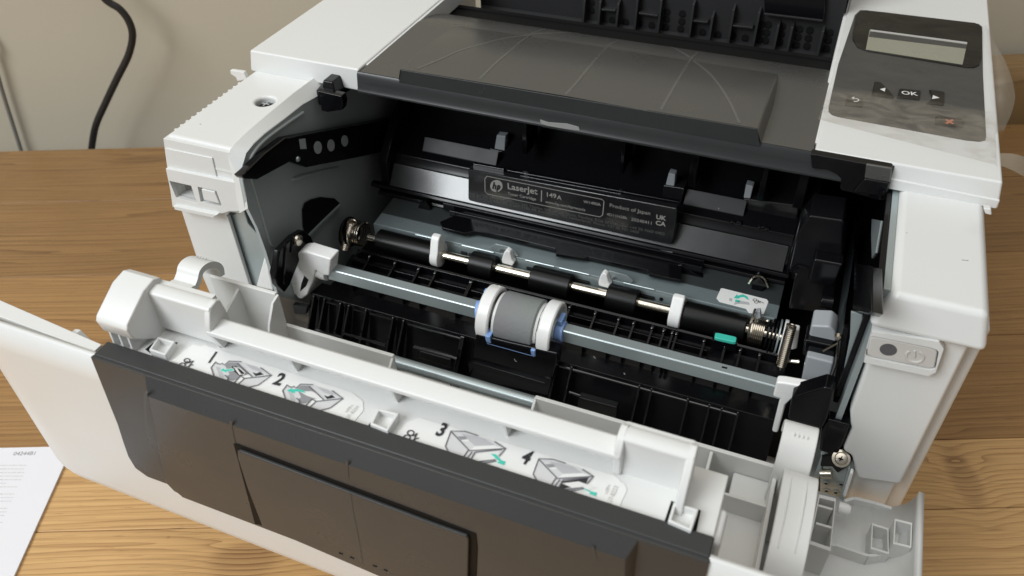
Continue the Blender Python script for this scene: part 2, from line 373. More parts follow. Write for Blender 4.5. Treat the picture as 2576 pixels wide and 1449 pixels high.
def ell(cx, cy, rx, ry, n=28, rot=0): return [(cx+rx*math.cos(a)*math.cos(rot)-ry*math.sin(a)*math.sin(rot), cy+rx*math.cos(a)*math.sin(rot)+ry*math.sin(a)*math.cos(rot)) for a in [2*math.pi*k/n for k in range(n)]]
#MARK
# ================================================================== the setting
UX = Vector((math.cos(TA), math.sin(TA), 0)); VX = Vector((-math.sin(TA), math.cos(TA), 0))
def tv(u, v, z): return UX*u+VX*v+Vector((0, 0, z))
wall = build(MB().prism([tv(-2200, 412, -800), tv(2200, 412, -800), tv(2200, 432, -800), tv(-2200, 432, -800)], (0, 0, 2400)), 'wall', 'wall', org=(0, 0, -ZT))
wall['kind'] = 'structure'
table = thing('pine_table', (100, 0, -ZT), 'waxed pine table top of long planks under the open printer', 'table')
J = [-760, -640, -530, -420, -310, -200, -84, -33, 60, 155, 262, 354]
for a, b_ in zip(J[:-1], J[1:]):
    u0 = -1300+random.uniform(-3, 3)
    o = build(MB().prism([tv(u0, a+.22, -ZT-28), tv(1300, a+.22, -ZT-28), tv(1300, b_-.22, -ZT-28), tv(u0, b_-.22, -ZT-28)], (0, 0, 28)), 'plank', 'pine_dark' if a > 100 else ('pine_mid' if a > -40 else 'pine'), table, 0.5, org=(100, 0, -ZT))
# paper lying on the table, under the door's corner
pw = [(-700, 498), (546, 470), (105, 1449), (-360, 2480), (-1250, 2500)]
paper = build(MB().prism(PP('c1', pw, 'z', -ZT+1.6), (0, 0, -1.4)), 'printed_paper', 'paper', org=(-40, -150, -ZT))
paper['label'] = 'white printed sheets lying flat on the table under the grey door panel corner'; paper['category'] = 'paper'
def on_paper(x, y): return T('c1', x, y, 'z', -ZT+1.6)
e1 = (on_paper(546, 470)-on_paper(-200, 487)).normalized(); e2 = Vector((0, 0, 1)).cross(e1)
text('printed_code', '04244B1', 'print_mid', paper, on_paper(95, 540), e1, e2, 4.2, 0.1, org=(-40, -150, -ZT))
tx = MB()
for k in range(30):
    y = 615+k*27; x = -300; xe = 215-(k*27)*0.45-(random.uniform(20, 160) if k % 6 == 5 else random.uniform(0, 18))
    if k % 8 == 7: continue
    while x < xe-8:
        w = random.uniform(8, 34); a = on_paper(x, y); b_ = on_paper(min(xe, x+w), y-.6)
        tx.strip([a+Vector((0, 0, .08)), b_+Vector((0, 0, .08))], random.uniform(.55, .8), (0, 0, 1)); x += w+6
build(tx, 'print_line', 'paper_ink' if 'paper_ink' in MAT else 'print_pale', paper, org=(-40, -150, -ZT), recalc=False)
# power cable hanging in the gap between table and wall
def on_plane(f, x, y, v): return TP(f, x, y, tv(0, v, 0), VX)
cp = [on_plane('a1', x, y, 380) for x, y in ((640, -160), (800, 0), (905, 70), (975, 165), (1000, 275), (968, 420), (885, 590), (795, 780), (722, 950), (690, 1130), (680, 1230), (690, 1400))]
cp = [cp[0]+UX*(-190)+Vector((0, 0, 420)), cp[0]+UX*(-150)+Vector((0, 0, 200)), cp[0]+UX*(-70)+Vector((0, 0, 60))]+cp+[cp[-1]+Vector((0, 0, -200))]
def smooth(pts, n=6):
    out_ = []
    for i in range(len(pts)-1):
        p0, p1, p2, p3 = pts[max(i-1, 0)], pts[i], pts[i+1], pts[min(i+2, len(pts)-1)]
        for k in range(n):
            t = k/n; out_.append(0.5*((2*p1)+(-p0+p2)*t+(2*p0-5*p1+4*p2-p3)*t*t+(-p0+3*p1-3*p2+p3)*t**3))
    return out_+[pts[-1]]
c = build(MB().tube(smooth(cp), 3.4, 12), 'power_cable', 'cable', org=tuple(cp[-1]))
c['label'] = 'thick black power cable curving down behind the table against the wall'; c['category'] = 'cable'
cp = [on_plane('a1', x, y, 405) for x, y in ((-160, 200), (-60, 430), (20, 700), (90, 920), (150, 1110), (175, 1200), (190, 1400))]
cp = [cp[0]+UX*(-120)+Vector((0, 0, 420)), cp[0]+UX*(-60)+Vector((0, 0, 160))]+cp+[cp[-1]+Vector((0, 0, -200))]
c = build(MB().tube(smooth(cp), 2.0, 10), 'thin_cable', 'grey_cable', org=tuple(cp[-1]))
c['label'] = 'thin grey cable running down the wall beside the thick black one'; c['category'] = 'cable'
# wooden box beyond the table at the right
p0 = on_plane('a3', 2180, 520, 372); p1 = on_plane('a3', 2980, 545, 372); zb = -400
prof = [(0, zb), (0, 22), (1.5, 34), (5, 42), (12, 47), (30, 47), (30, zb)]
ux = UX; base = tv(p0.dot(UX), 372, 0); ln = 330
wt = p0.z
mb = MB().prism([base+VX*a+Vector((0, 0, b_ if b_ < 0 else wt-47+b_)) for a, b_ in prof], UX*ln)
c = build(mb, 'wooden_ledge', 'orange_wood', org=(tuple(base)[0], tuple(base)[1], zb), bev=1.0)
c['label'] = 'dark orange brown wooden ledge behind the table on the control panel side'; c['category'] = 'wooden ledge'
# ================================================================== the printer body
prn = thing('laser_printer', ORG, 'white laser printer with its front door folded open and rollers exposed', 'printer')
# ---- left tower
lt = MB().box(-6, 22, 6.5, 330, -ZT+4, 190.5)
left = build(lt, 'left_side_wall', 'white', prn, 1.2)
lf = MB().frustum((-0.5, 40.6, -0.5, 78, 190), (1.2, 40.2, 2.2, 78, 204.5))
shelf = build(lf, 'left_shelf', 'white', prn, 1.6, 3)
ctr = T('a1', 2000, 762, 'z', 204.5)
cut(shelf, MB().cyl(ctr+Vector((0, 0, -8)), ctr+Vector((0, 0, 3)), 5.2, n=32))
sc = build(MB().lathe(ctr+Vector((0, 0, -6)), (0, 0, 1), [(0, 4.9), (2.2, 4.9), (2.21, 3.4), (3.6, 3.0), (4.3, 1.8)], 24), 'screw', 'black', shelf)
build(MB().box(ctr.x-2.2, ctr.x+2.2, ctr.y-.4, ctr.y+.4, ctr.z-1.75, ctr.z-1.5).box(ctr.x-.4, ctr.x+.4, ctr.y-2.2, ctr.y+2.2, ctr.z-1.75, ctr.z-1.49), 'screw_slot', 'steel_dark', shelf)
for k in range(13):
    y = 9+k*4.4
    build(MB().cyl((0.2, y, 165), (0.7, y, 203.6), 1.0, 0.8, n=10), 'grip_rib', 'white', shelf)
build(MB().prism(PP('a1', [(1735, 530), (1840, 545), (1862, 600), (1790, 615), (1780, 585), (1740, 560)], 'y', 70), (0, 2.4, 0)), 'hook_tab', 'white', shelf, 0.4)
# upper cover, left
cv = MB().prism([(0, 76, 0), (70, 76, 0), (70, 330, 0), (0, 330, 0)], (0, 0, 1))
cv = MB().frustum((-1.5, 70.2, 75.6, 330, 203.9), (0.6, 69.6, 76.6, 330, 216.2))
build(cv, 'left_top_cover', 'white', prn, 1.0, 3)
build(MB().box(68.2, 71.2, 84.5, 330, 204.2, 215.4), 'cover_inner_wall', 'white', prn, .4)
# ---- left column front
f0 = 'd'
lcol = build(MB().prism(PP('d', [(62, 500), (438, 582), (470, 750), (500, 925), (440, 920), (415, 948), (115, 890)], 'y', 0), (0, 6, 0)), 'left_column', 'white', prn, 0.8)
slab('column_inset', 'd', [(72, 556), (340, 612), (370, 736), (100, 670)], 'y', -0.7, 0.8, 'white', prn, 0.3)
band = slab('latch_housing', 'd', [(76, 672), (468, 752), (474, 772), (498, 915), (440, 915), (400, 928), (118, 868)], 'y', -2.4, 3.2, 'white', prn, 0.5)
for pts, dep in (([(96, 742), (220, 770), (256, 872), (136, 838)], 20), ([(258, 776), (364, 800), (398, 892), (276, 862)], 6.5)):
    a = [Vector((q.x, -4, q.z)) for q in PP('d', pts, 'y', -2.4)]; cut(band, MB().prism(a, (0, dep, 0))); cut(lcol, MB().prism(a, (0, dep, 0)))
cut(left, MB().prism([Vector((q.x, 0, q.z)) for q in PP('d', [(96, 742), (220, 770), (256, 872), (136, 838)], 'y', -2.4)], (0, 17, 0)))
slab('latch_switch', 'd', [(278, 788), (355, 806), (383, 874), (292, 852)], 'y', -2.9, 2.6, 'white', band, 0.5)
slab('column_ledge', 'd', [(118, 884), (372, 936), (346, 956), (126, 908)], 'y', -4.5, 5, 'white', prn, 0.5)
slab('lower_column', 'd', [(160, 900), (428, 940), (552, 1332), (640, 1600), (420, 1600), (290, 1300)], 'y', 1.2, 2.4, 'white', prn, 0.6)
# sloping inner rim of the opening
oc = PP('d', [(985, 108), (800, 245), (650, 368), (540, 462), (470, 530), (443, 565), (438, 610), (455, 690), (470, 755), (500, 925)], 'x', 40.5)
ic = PP('d', [(990, 232), (860, 305), (740, 400), (640, 475), (575, 535), (535, 585), (516, 650), (518, 740), (532, 810), (545, 900)], 'x', 46.6)
rim = MB(); rim.loft([[a, b_, b_+Vector((-2, 1.5, -1.5)), a+Vector((-2, 1.5, -1.5))] for a, b_ in zip(oc, ic)])
build(rim, 'opening_rim', 'white', prn)
# ---- left inner steel plate
sp = build(MB().prism(PP('d', [(1159, 90), (990, 228), (860, 300), (740, 395), (640, 470), (575, 530), (535, 580), (512, 650), (514, 740), (528, 810), (545, 900), (600, 1010), (650, 1150), (720, 1400), (1400, 1560), (1700, 900), (1700, -100)], 'x', 46.4), (-2, 0, 0)), 'side_plate', 'steel_dark', prn)
bead = [T('d', x, y, 'x', 46.6) for x, y in ((860, 352), (760, 420), (640, 510), (575, 585), (555, 640), (562, 720), (590, 820), (640, 990), (672, 1090), (690, 1110))]
build(MB().tube(smooth(bead), 0.9, 10), 'plate_bead', 'steel_dark', sp)
build(MB().prism(PP('d', [(426, 944), (498, 918), (520, 905), (545, 985), (690, 1150), (600, 1345), (560, 1345)], 'y', 4.4), (0, 1.2, 0)), 'plate_flange', 'steel', prn, 0.4)
build(MB().tube([T('d', x, y, 'x', 47.2) for x, y in ((802, 735), (870, 712), (960, 690), (1060, 668))], 1.0, 8), 'plate_bead', 'steel_dark', sp)
arc = [(858, 905), (870, 870), (905, 848), (960, 835), (1040, 842), (1068, 868), (1064, 885), (880, 1062), (862, 1000)]
build(MB().prism(PP('d', arc, 'x', 47.5), (-.4, 0, 0)), 'plate_opening', 'void', sp)
build(MB().tube([T('d', x, y, 'x', 48) for x, y in ((1068, 880), (980, 965), (878, 1066))], 0.8, 6), 'opening_edge', 'steel', sp)
rail = [(510, 715), (540, 690), (640, 590), (760, 500), (930, 468), (1159, 428), (1400, 380), (1400, 560), (1159, 612), (882, 666), (785, 634), (600, 735), (525, 731)]
rl = build(MB().prism(PP('d', rail, 'x', 52), (-5, 0, 0)), 'guide_rail', 'black_satin', prn, 0.6)
build(MB().tube([T('d', x, y, 'x', 52) for x, y in ((760, 500), (640, 592), (540, 690))], 0.9, 6), 'rail_edge', 'black', rl)
for x, y, rx, ry in ((945, 552, 22, 36), (1020, 540, 20, 34), (1098, 514, 19, 32)):
    build(MB().prism(PP('d', ell(x, y, rx, ry), 'x', 52.25), (-.2, 0, 0)), 'rail_hole', 'steel_dark', rl)
build(MB().prism(PP('d', [(838, 505), (872, 500), (880, 560), (846, 560)], 'x', 52.25), (-.2, 0, 0)), 'rail_slot', 'steel_dark', rl)
build(MB().lathe(T('d', 830, 618, 'x', 52), (1, 0, 0), [(0, 1.6), (.8, 1.2), (1.1, .2)], 14), 'rail_pin', 'steel', rl)
# black corner bracket under the cover
bk = build(MB().prism(PP('p', [(80, 30), (310, 75), (180, 150), (130, 245), (8, 215), (80, 130)], 'z', 205), (0, 0, -9)), 'corner_bracket', 'black_satin', prn, 0.6)
build(MB().prism(PP('p', [(10, 218), (130, 246), (235, 270), (250, 330), (240, 395), (110, 412), (55, 400), (48, 260)], 'y', 62), (0, 5, 0)), 'bracket_leg', 'black', bk, 0.5)
build(MB().frustum((50.5, 60, 66, 82, 203), (52, 58, 68, 84, 211)), 'bracket_block', 'black_satin', bk, 0.8)

# ---- right tower
cr_ = MB().frustum((336.5, 378.5, -1.5, 80, 189), (342, 374.5, 2.5, 80, 204.8))
build(cr_, 'right_shelf', 'white', prn, 2.6, 4)
build(MB().prism([(T('m',1600,330,'y',3)).to_tuple(), (T('i',668,360,'y',3)).to_tuple(), (T('i',600,520,'y',3)).to_tuple(), (T('i',665,560,'y',3)).to_tuple(), (T('i',680,620,'y',3)).to_tuple(), (T('i',700,725,'y',3)).to_tuple(), (373.5, 3, 98.5), (373.5, 3, 189.6), (341.5, 3, 189.6), (342.6,3,136)], (0, 327, 0)), 'right_column', 'white', prn, 1.6, 3)
build(MB().box(372, 380.5, 12, 330, -ZT+4, 190), 'right_side_wall', 'white', prn, 2.0, 3)
build(MB().box(353, 372.5, 7, 330, -ZT+4, 99.5), 'right_foot', 'white', prn, 1.0)
build(MB().frustum((301.8, 380.2, 75.2, 330, 203.9), (302.6, 378, 76.6, 330, 216.3)), 'right_top_cover', 'white', prn, 1.0, 3)
build(MB().box(301.0, 304.5, 84.5, 330, 204.2, 215.3), 'panel_inner_wall', 'white', prn, .4)
build(MB().prism([(302.8, 75.0, 204), (379.6, 75.0, 204), (379.6, 75.0, 208.4), (302.8, 75.0, 210.2)], (0, 4, 0)), 'cover_front_trim', 'white', prn, 0.6)
build(MB().prism(PP('h', [(1035, 398), (1092, 405), (1096, 450), (1050, 440)], 'y', 52), (0, 3, 0)), 'side_tab', 'white', prn, 0.5)
# power button
bz = [(1470, 930), (1500, 935), (1935, 1120), (1962, 1150), (1968, 1200), (1905, 1365), (1880, 1385), (1840, 1385), (1372, 1280), (1386, 1215), (1430, 1080)]
bzl = slab('button_bezel', 'b3', [(1425, 1055), (1880, 1122), (1935, 1134), (1970, 1186), (1910, 1362), (1852, 1390), (1366, 1286), (1386, 1205)], 'y', -1.6, 4.5, 'white', prn, 1.0)
cut(bzl, MB().prism([Vector((q.x, -4, q.z)) for q in PP('b3', rrect('b3', 1408, 1080, 528, 108, -30, 166, 0.14), 'y', -1.6)], (0, 5.2, 0)))
slab('button_hood', 'b3', [(1490, 932), (2150, 1080), (1930, 1130), (1440, 1040)], 'y', 2.2, 3, 'white', prn, 0.8)
pb = slab('power_button', 'b3', rrect('b3', 1415, 1088, 512, 104, -28, 150, 0.14), 'y', -1.2, 2.2, 'button_grey', prn, 0.6)
slab('status_light', 'b3', ell(1552, 1191, 66, 44, rot=0.12), 'y', -1.35, .4, 'lens', pb)
pc = (1752, 1240)
arcp = [T('b3', pc[0]+66*math.cos(a), pc[1]+44*math.sin(a)+6*math.cos(a), 'y', -1.2) for a in [R(-55+k*290/20) for k in range(21)]]
build(MB().tube(arcp, 0.55, 6), 'power_symbol', 'button_grey', pb)
build(MB().tube([T('b3', 1753, 1196, 'y', -1.2), T('b3', 1750, 1245, 'y', -1.2)], 0.55, 6), 'power_symbol', 'button_grey', pb)
# right inner side: black frame pieces on the inner face of the column
build(MB().box(338.5, 341, 6, 200, 62, 203), 'inner_side_plate', 'steel', prn)
build(MB().box(336, 338.2, 12, 200, 130, 203), 'inner_side_cover', 'black', prn, .4)
slab('side_guide', 'q', [(1800, 985), (1930, 1015), (1930, 1380), (1900, 1405), (1770, 1370), (1795, 1100)], 'x', 333, 4, 'black_satin', prn, 0.6)
slab('side_window', 'q', [(1930, 625), (2005, 640), (1960, 900), (1930, 945), (1925, 750)], 'x', 335.6, .5, 'steel', prn)
rk = MB()
for k in range(16):
    p_ = T('q', 1795+k*0.4, 640+k*36, 'x', 333.2); rk.cyl(p_+Vector((0, 0, -1)), p_+Vector((0, 0, 1)), .8, n=8)
build(rk, 'rack_teeth', 'black', prn)

# small marks on the shell
for f, x, y, w, z_ in (('a1', 1512, 937, .5, 204.56), ('h', 895, 768, .35, 204.86), ('h', 920, 771, .3, 204.86), ('h', 490, 573, .3, 204.86)):
    p_ = T(f, x, y, 'z', z_); build(MB().prism([p_+Vector((w*math.cos(a)*(2.2 if f == 'h' and x > 800 else 1), w*.6*math.sin(a), 0)) for a in [R(k*60) for k in range(6)]], (0, 0, -.05)), 'scuff_mark', 'mark', prn)
# ================================================================== output tray
def zb_(y): return 215.4 if y < 143 else 215.4-46*((min(y, 236)-143)/93.0)**1.7
def zr_(y):
    if y < 92: return 221.4+0.5*(y-75)/17
    if y < 150: return 221.9-7.6*((y-92)/58.0)**2.1
    return zb_(y)-0.05
tr_ = MB().grid(4, 40, lambda u, v: (70.8+u*231.0, 76+v*160, zb_(76+v*160)))
tray = build(tr_, 'output_tray', 'tray', prn, recalc=False)
X0, X1 = 96.3, 276.6
def ring(y):
    z = zr_(y); zb = zb_(y)-.6; t = max(0, min(1, (z-zb)/6.5))
    return [(X0-2.0*t, y, zb), (X0-.3, y, z-.5), (X0+.4, y, z), (186, y, z+.9*t), (X1-.4, y, z), (X1+.3, y, z-.5), (X1+3.0*t, y, zb)]
ys = [75+i*1.6 for i in range(50)]
rp = MB().loft([[Vector(p) for p in ring(y)] for y in ys], close=False, caps=False)
build(rp, 'raised_deck', 'tray', tray, ang=25)
# thin raised lines on the deck
def deck(x, y): return (zr_(y)+0.9*max(0, min(1, (zr_(y)-zb_(y))/6.5))*(1-abs(x-186)/91)) if X0 < x < X1 else zb_(y)
LN = [[('a2', 570, 520), ('a2', 740, 450), ('a2', 900, 380), ('a2', 1060, 335), ('a2', 1200, 297), ('a2', 1430, 264), ('a2', 1640, 250), ('a2', 1800, 248)],
      [('t', 850, 362), ('t', 970, 405), ('t', 1100, 482), ('t', 1200, 560), ('t', 1290, 640), ('a3', 300, 680), ('a3', 370, 800), ('a3', 428, 930)],
      [('a2', 1040, 600), ('a2', 1150, 490), ('a2', 1290, 370), ('a2', 1430, 264), ('a2', 1500, 232), ('a2', 1580, 216)],
      [('a2', 1690, 715), ('a2', 1790, 605), ('a2', 1900, 470), ('a2', 2015, 348), ('a2', 2080, 312), ('a2', 2150, 296)],
      [('a2', 2410, 830), ('a2', 2490, 690), ('a3', 0, 545), ('a3', 65, 442), ('a3', 110, 400), ('a3', 170, 376)]]
for q_ in LN:
    pts = [TS(f, x, y, deck) for f, x, y in q_]
    pts = smooth(pts, 5); pts = [Vector((p_.x, p_.y, deck(p_.x, p_.y)+.12)) for p_ in pts]
    build(MB().strip(pts, 1.5, (0, 0, 1)), 'deck_line', 'tray_gloss', tray, recalc=False)
# front lip beam of the tray
pf = [(76.2, 215.2), (75.2, 213.8), (74.6, 210), (74.0, 206.6), (73.2, 205.2), (73.4, 204.2), (75, 203.6), (84, 203.2), (84, 214.6)]
lip = build(MB().extr(pf, 69.0, 336), 'tray_lip', 'lip', prn, 0.3)
build(MB().prism([(X0-2, 74.9, 213.5), (X0+.2, 74.9, 221.2), (X1-.2, 74.9, 222.2), (X1+2.8, 74.9, 213.5)], (0, 1.2, 0)), 'deck_front', 'lip', lip, .3)
gl = MB(); gp = PP('a2', [(1500, 905), (1560, 925), (1700, 935), (1790, 960), (1800, 985), (1690, 972), (1560, 950), (1505, 930)], 'y', 73.3)
build(gl.prism(gp, (0, .5, 0)), 'glue_mark', 'glue', lip)
# right end: bracket dropping from the lip
build(MB().prism(PP('q', [(1430, 95), (2100, 215), (2085, 330), (2040, 480), (1960, 470), (1750, 412), (1690, 400), (1668, 385), (1680, 300), (1640, 262), (1560, 225), (1440, 215)], 'y', 72.5), (0, 5, 0)), 'lip_bracket', 'black', lip, 0.7)
build(MB().prism(PP('q', [(1885, 180), (2095, 215), (2080, 330), (1870, 295)], 'y', 71.5), (0, 1.5, 0)), 'bracket_face', 'tray', lip, 0.5)
build(MB().prism(PP('q', [(1870, 298), (2078, 335), (2040, 450), (1770, 410)], 'y', 71.0), (0, 3.5, 0)), 'bracket_face', 'black_satin', lip, 0.8)
build(MB().tube([T('q', 2010, 395, 'y', 70), T('q', 2003, 455, 'y', 70)], 1.0, 8), 'bracket_pin', 'black', lip)
# pit behind the deck: ribbed rear wall with round holes
rw = build(MB().box(71, 301, 232, 236, 120, 262), 'rear_wall', 'dark_wall', prn)
zl = 190.2
build(MB().extr([(226.5, zl-24), (226.5, zl), (232.2, zl+2.0), (232.2, zl-24)], 72, 300.5), 'rear_ledge', 'dark_wall', rw, 0.6)
ribs = (205, 335, 485, 640, 835, 1100, 1268, 1430, 1640, 1815, 1930, 2185)
for k, x in enumerate(ribs):
    p_ = T('t', x-8, 190+(x-150)*0.13, 'y', 226)
    top = 213 if k in (3, 4, 5, 7, 8) else 207
    build(MB().prism([(p_.x, 224.5, zl-22), (p_.x, 224.5, zl+.5), (p_.x, 227, top), (p_.x, 232.5, top+2), (p_.x, 232.5, zl-22)], (1.5, 0, 0)), 'wall_rib', 'dark_wall', rw, 0.25)
holes = [(275, 20), (275, 85), (450, 170), (565, 185), (680, 195), (785, 212), (915, 100), (910, 162), (905, 228), (1045, 115), (1040, 180), (1030, 242), (1215, 270), (1345, 292), (1472, 300), (1575, 320),
         (1715, 205), (1770, 208), (1705, 270), (1757, 275), (1695, 332), (1748, 340), (1890, 222), (1880, 288), (1868, 352), (2035, 245), (2122, 255), (2022, 312), (2110, 322), (2008, 378), (2098, 388), (2292, 275), (2278, 340), (2262, 410)]
for x, y in holes:
    p_ = T('t', x, y, 'y', 231.6)
    build(MB().lathe(p_, (0, 1, 0), [(0, 2.2), (.3, 1.9)], 14), 'wall_hole', 'void', rw)
    build(MB().tube([p_+Vector((2.0*math.cos(a), -.15, 2.0*math.sin(a))) for a in [R(200+k*14) for k in range(11)]], .22, 5), 'hole_rim', 'black', rw)
for pts in ([(360, 75), (480, 85), (480, 100), (360, 92)], [(675, 105), (835, 130), (835, 145), (675, 122)], [(1120, 170), (1260, 185), (1260, 198), (1120, 186)], [(1455, 210), (1640, 230), (1640, 248), (1455, 226)], [(1735, 112), (2230, 170), (2230, 188), (1735, 128)]):
    build(MB().prism(PP('t', pts, 'y', 227), (0, 5, 0)), 'wall_shelf', 'dark_wall', rw, .3)
build(MB().prism(PP('t', [(1735, -60), (2260, -10), (2240, 180), (1740, 118)], 'y', 228), (0, 4, 0)), 'wall_plate', 'black', rw, .6)
build(MB().box(70, 302, 236, 330, 214, 262), 'rear_hood', 'black_satin', prn, 1.0)
build(MB().box(70, 302, 226, 236.5, 118, 168), 'tray_floor', 'void', prn)

# ================================================================== control panel
cpz = 216.7
ov = [(1340, 74), (1520, 90), (2235, 178), (2262, 200), (2268, 560), (2292, 1030), (2285, 1055), (2240, 1065), (2140, 1055), (1180, 880), (1130, 865), (1102, 840), (1103, 800), (1175, 480), (1300, 110)]
ovl = slab('keypad_overlay', 'a3', ov, 'z', cpz, -1.0, 'keypad', prn, 0.3)
bez = [(1345, 78), (1380, 75), (2210, 172), (2255, 200), (2262, 240), (2258, 440), (2240, 490), (2200, 508), (2150, 508), (1400, 385), (1320, 355), (1285, 300), (1283, 250), (1310, 110)]
bzo = slab('display_bezel', 'a3', bez, 'z', cpz+.5, -.6, 'bezel', prn, 0.2)
slab('display_window', 'a3', [(1412, 222), (2148, 322), (2112, 486), (1382, 372)], 'z', cpz+.7, -.3, 'screen', bzo)
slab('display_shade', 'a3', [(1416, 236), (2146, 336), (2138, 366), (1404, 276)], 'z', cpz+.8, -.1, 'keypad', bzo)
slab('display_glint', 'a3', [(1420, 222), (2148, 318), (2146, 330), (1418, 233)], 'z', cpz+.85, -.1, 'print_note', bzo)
KEY = dict(left=[(1450, 612), (1500, 618), (1600, 725), (1590, 735), (1428, 712)], ok=[(1640, 664), (1798, 680), (1790, 748), (1618, 730)],
           right=[(1862, 672), (1978, 690), (1975, 788), (1838, 775), (1890, 740)], back=[(1240, 722), (1368, 738), (1360, 802), (1226, 786)],
           cancel=[(1912, 870), (2110, 890), (2128, 910), (2118, 955), (1905, 935)])
for nm, pts in KEY.items(): slab('key', 'a3', pts, 'z', cpz+1.0, -1.2, 'key', ovl, 0.5)
slab('arrow_mark', 'a3', [(1490, 672), (1532, 662), (1525, 690)], 'z', cpz+1.15, -.1, 'print_white', ovl)
slab('arrow_mark', 'a3', [(1890, 718), (1938, 738), (1882, 746)], 'z', cpz+1.15, -.1, 'print_white', ovl)
kx = (T('a3', 1790, 748, 'z', cpz)-T('a3', 1618, 730, 'z', cpz)).normalized(); ky = Vector((0, 0, 1)).cross(kx)
text('key_print', 'OK', 'print_white', ovl, T('a3', 1650, 712, 'z', cpz+1.0), kx, ky, 5.0, .2, bold=0.08)
build(MB().strip([T('a3', 1985, 900, 'z', cpz+1.15), T('a3', 2042, 935, 'z', cpz+1.15)], 1.2, (0, 0, 1)).strip([T('a3', 2040, 903, 'z', cpz+1.16), T('a3', 1988, 932, 'z', cpz+1.16)], 1.2, (0, 0, 1)), 'cancel_mark', 'print_orange', ovl, recalc=False)
build(MB().strip(smooth([T('a3', x, y, 'z', cpz+1.15) for x, y in ((1290, 740), (1320, 745), (1328, 758), (1310, 766), (1290, 764))]), .6, (0, 0, 1)), 'return_mark', 'print_white', ovl, recalc=False)
slab('return_mark', 'a3', [(1272, 738), (1296, 728), (1294, 750)], 'z', cpz+1.15, -.05, 'print_white', ovl)
# protective film lying over the panel, curling off its outer edge
def film(u, v):
    L_ = [(1262, 40), (1180, 330), (1110, 640), (1022, 900)]; Rr = [(2290, 190), (2310, 500), (2340, 820), (2362, 1245)]
    def lp(Q, t):
        t *= 3; i_ = min(2, int(t)); t -= i_; return (Q[i_][0]*(1-t)+Q[i_+1][0]*t, Q[i_][1]*(1-t)+Q[i_+1][1]*t)
    uu = min(1, u/.88); a = lp(L_, v); b2 = lp(Rr, v)
    z = cpz+1.5+0.5*math.sin(u*13+v*21)*math.sin(v*9-u*5)+0.5*abs(math.sin(u*9-v*15+2*math.sin(v*7)))+0.12*math.sin(u*51-v*37)+1.2*math.exp(-((v-.42)/.06)**2)
    p_ = T('a3', a[0]*(1-uu)+b2[0]*uu, a[1]*(1-uu)+b2[1]*uu, 'z', z)
    if u > .88:
        t = (u-.88)/.12; w = math.sin(min(1, v*1.25)*math.pi)
        p_ += Vector((13*t*(.25+.75*w), 0, -1.5*t-7*t*t*(1-.5*w)+3.5*math.sin(t*math.pi)*w))
    return p_
flm = build(MB().grid(70, 60, film), 'protective_film', 'film', org=(340, 150, 216), recalc=False)
flm['label'] = 'wrinkled clear protective film lying over the control panel and curling past its edge'; flm['category'] = 'plastic film'
def tail(u, v):
    a = T('a3', 2350+u*10, 1160+v*75, 'z', 214); 
    return a+Vector((u*26, -3*u*u-6*u*v, -9*u*u+3*math.sin(u*3)*(1-v)))
mbt = MB().grid(16, 8, tail)
build(mbt, 'film_corner', 'film', flm, org=(340, 150, 216), recalc=False)
# ================================================================== inside the opening
build(MB().box(44.6, 338.4, 196, 200, 60, 204), 'back_panel', 'void', prn)
build(MB().box(44.6, 338.4, 30, 196, 60, 84), 'inner_floor', 'void', prn)
build(MB().box(44.6, 338.4, 84, 196, 200.5, 203), 'inner_ceiling', 'void', prn)
build(MB().box(66, 338, 90, 94, 196.2, 203.4).box(60, 338, 104, 107, 190, 203.3), 'ceiling_rib', 'black', prn, .4)
# base carrying the paper drawer, below the door
build(MB().box(-4, 378, 34, 330, -ZT+2, 60), 'base', 'white', prn, 2.0)
build(MB().box(4, 372, -4, 40, -ZT+6, 56), 'paper_drawer', 'white', prn, 2.0)
for x in (20, 350):
    build(MB().cyl((x, 60, -ZT), (x, 60, -ZT+6), 9, n=20), 'foot', 'black_satin', prn); build(MB().cyl((x, 290, -ZT), (x, 290, -ZT+6), 9, n=20), 'foot', 'black_satin', prn)

# ---- toner cartridge: a thing of its own
CO = (187, 110, 126)
crt = thing('toner_cartridge', CO, 'black toner cartridge with printed handle plate seated inside the printer', 'toner cartridge')
def cb(mb, name, mat, bev=0.0, parent=None): return build(mb, name, mat, parent or crt, bev, org=CO)
cb(MB().extr([(97.5, 128.5), (98, 134), (106, 142), (107.6, 146), (119, 149.6), (133, 161), (140, 172), (160, 178), (180, 176), (180, 124), (110, 124)], 66, 304), 'cartridge_body', 'black_satin', 0.6)
cb(MB().extr([(95, 128.5), (93.8, 130.6), (95, 132), (102.4, 142.2), (103.4, 142.4), (104, 141.4), (97, 131), (97, 128.5)], 67, 302.5), 'front_band', 'cartridge', 0.4)
for x0, x1 in ((82, 131), (243, 276)): cb(MB().extr([(113.5, 146.6), (114.5, 147), (118.4, 154.4), (117.6, 155.4), (112.6, 148)], x0, x1), 'upper_band', 'cartridge_soft', 0.4)
cb(MB().extr([(92.6, 128.4), (92, 129.6), (93, 131), (96, 131.4), (96, 128)], 55, 306), 'front_rail', 'black', 0.3)
cb(MB().extr([(91.8, 124.4), (91.2, 125.4), (92.2, 126.6), (96, 127), (96, 124)], 60, 305), 'front_rail', 'black', 0.3)
for x0, x1 in ((60, 66), (304, 311)): cb(MB().extr([(96, 126), (97, 146), (108, 158), (130, 172), (170, 172), (170, 120), (110, 118)], x0, x1), 'end_cap', 'black_satin', 0.8)
def plate_pts(pts, y): return PP('e', pts, 'y', y)
PY = 91.0
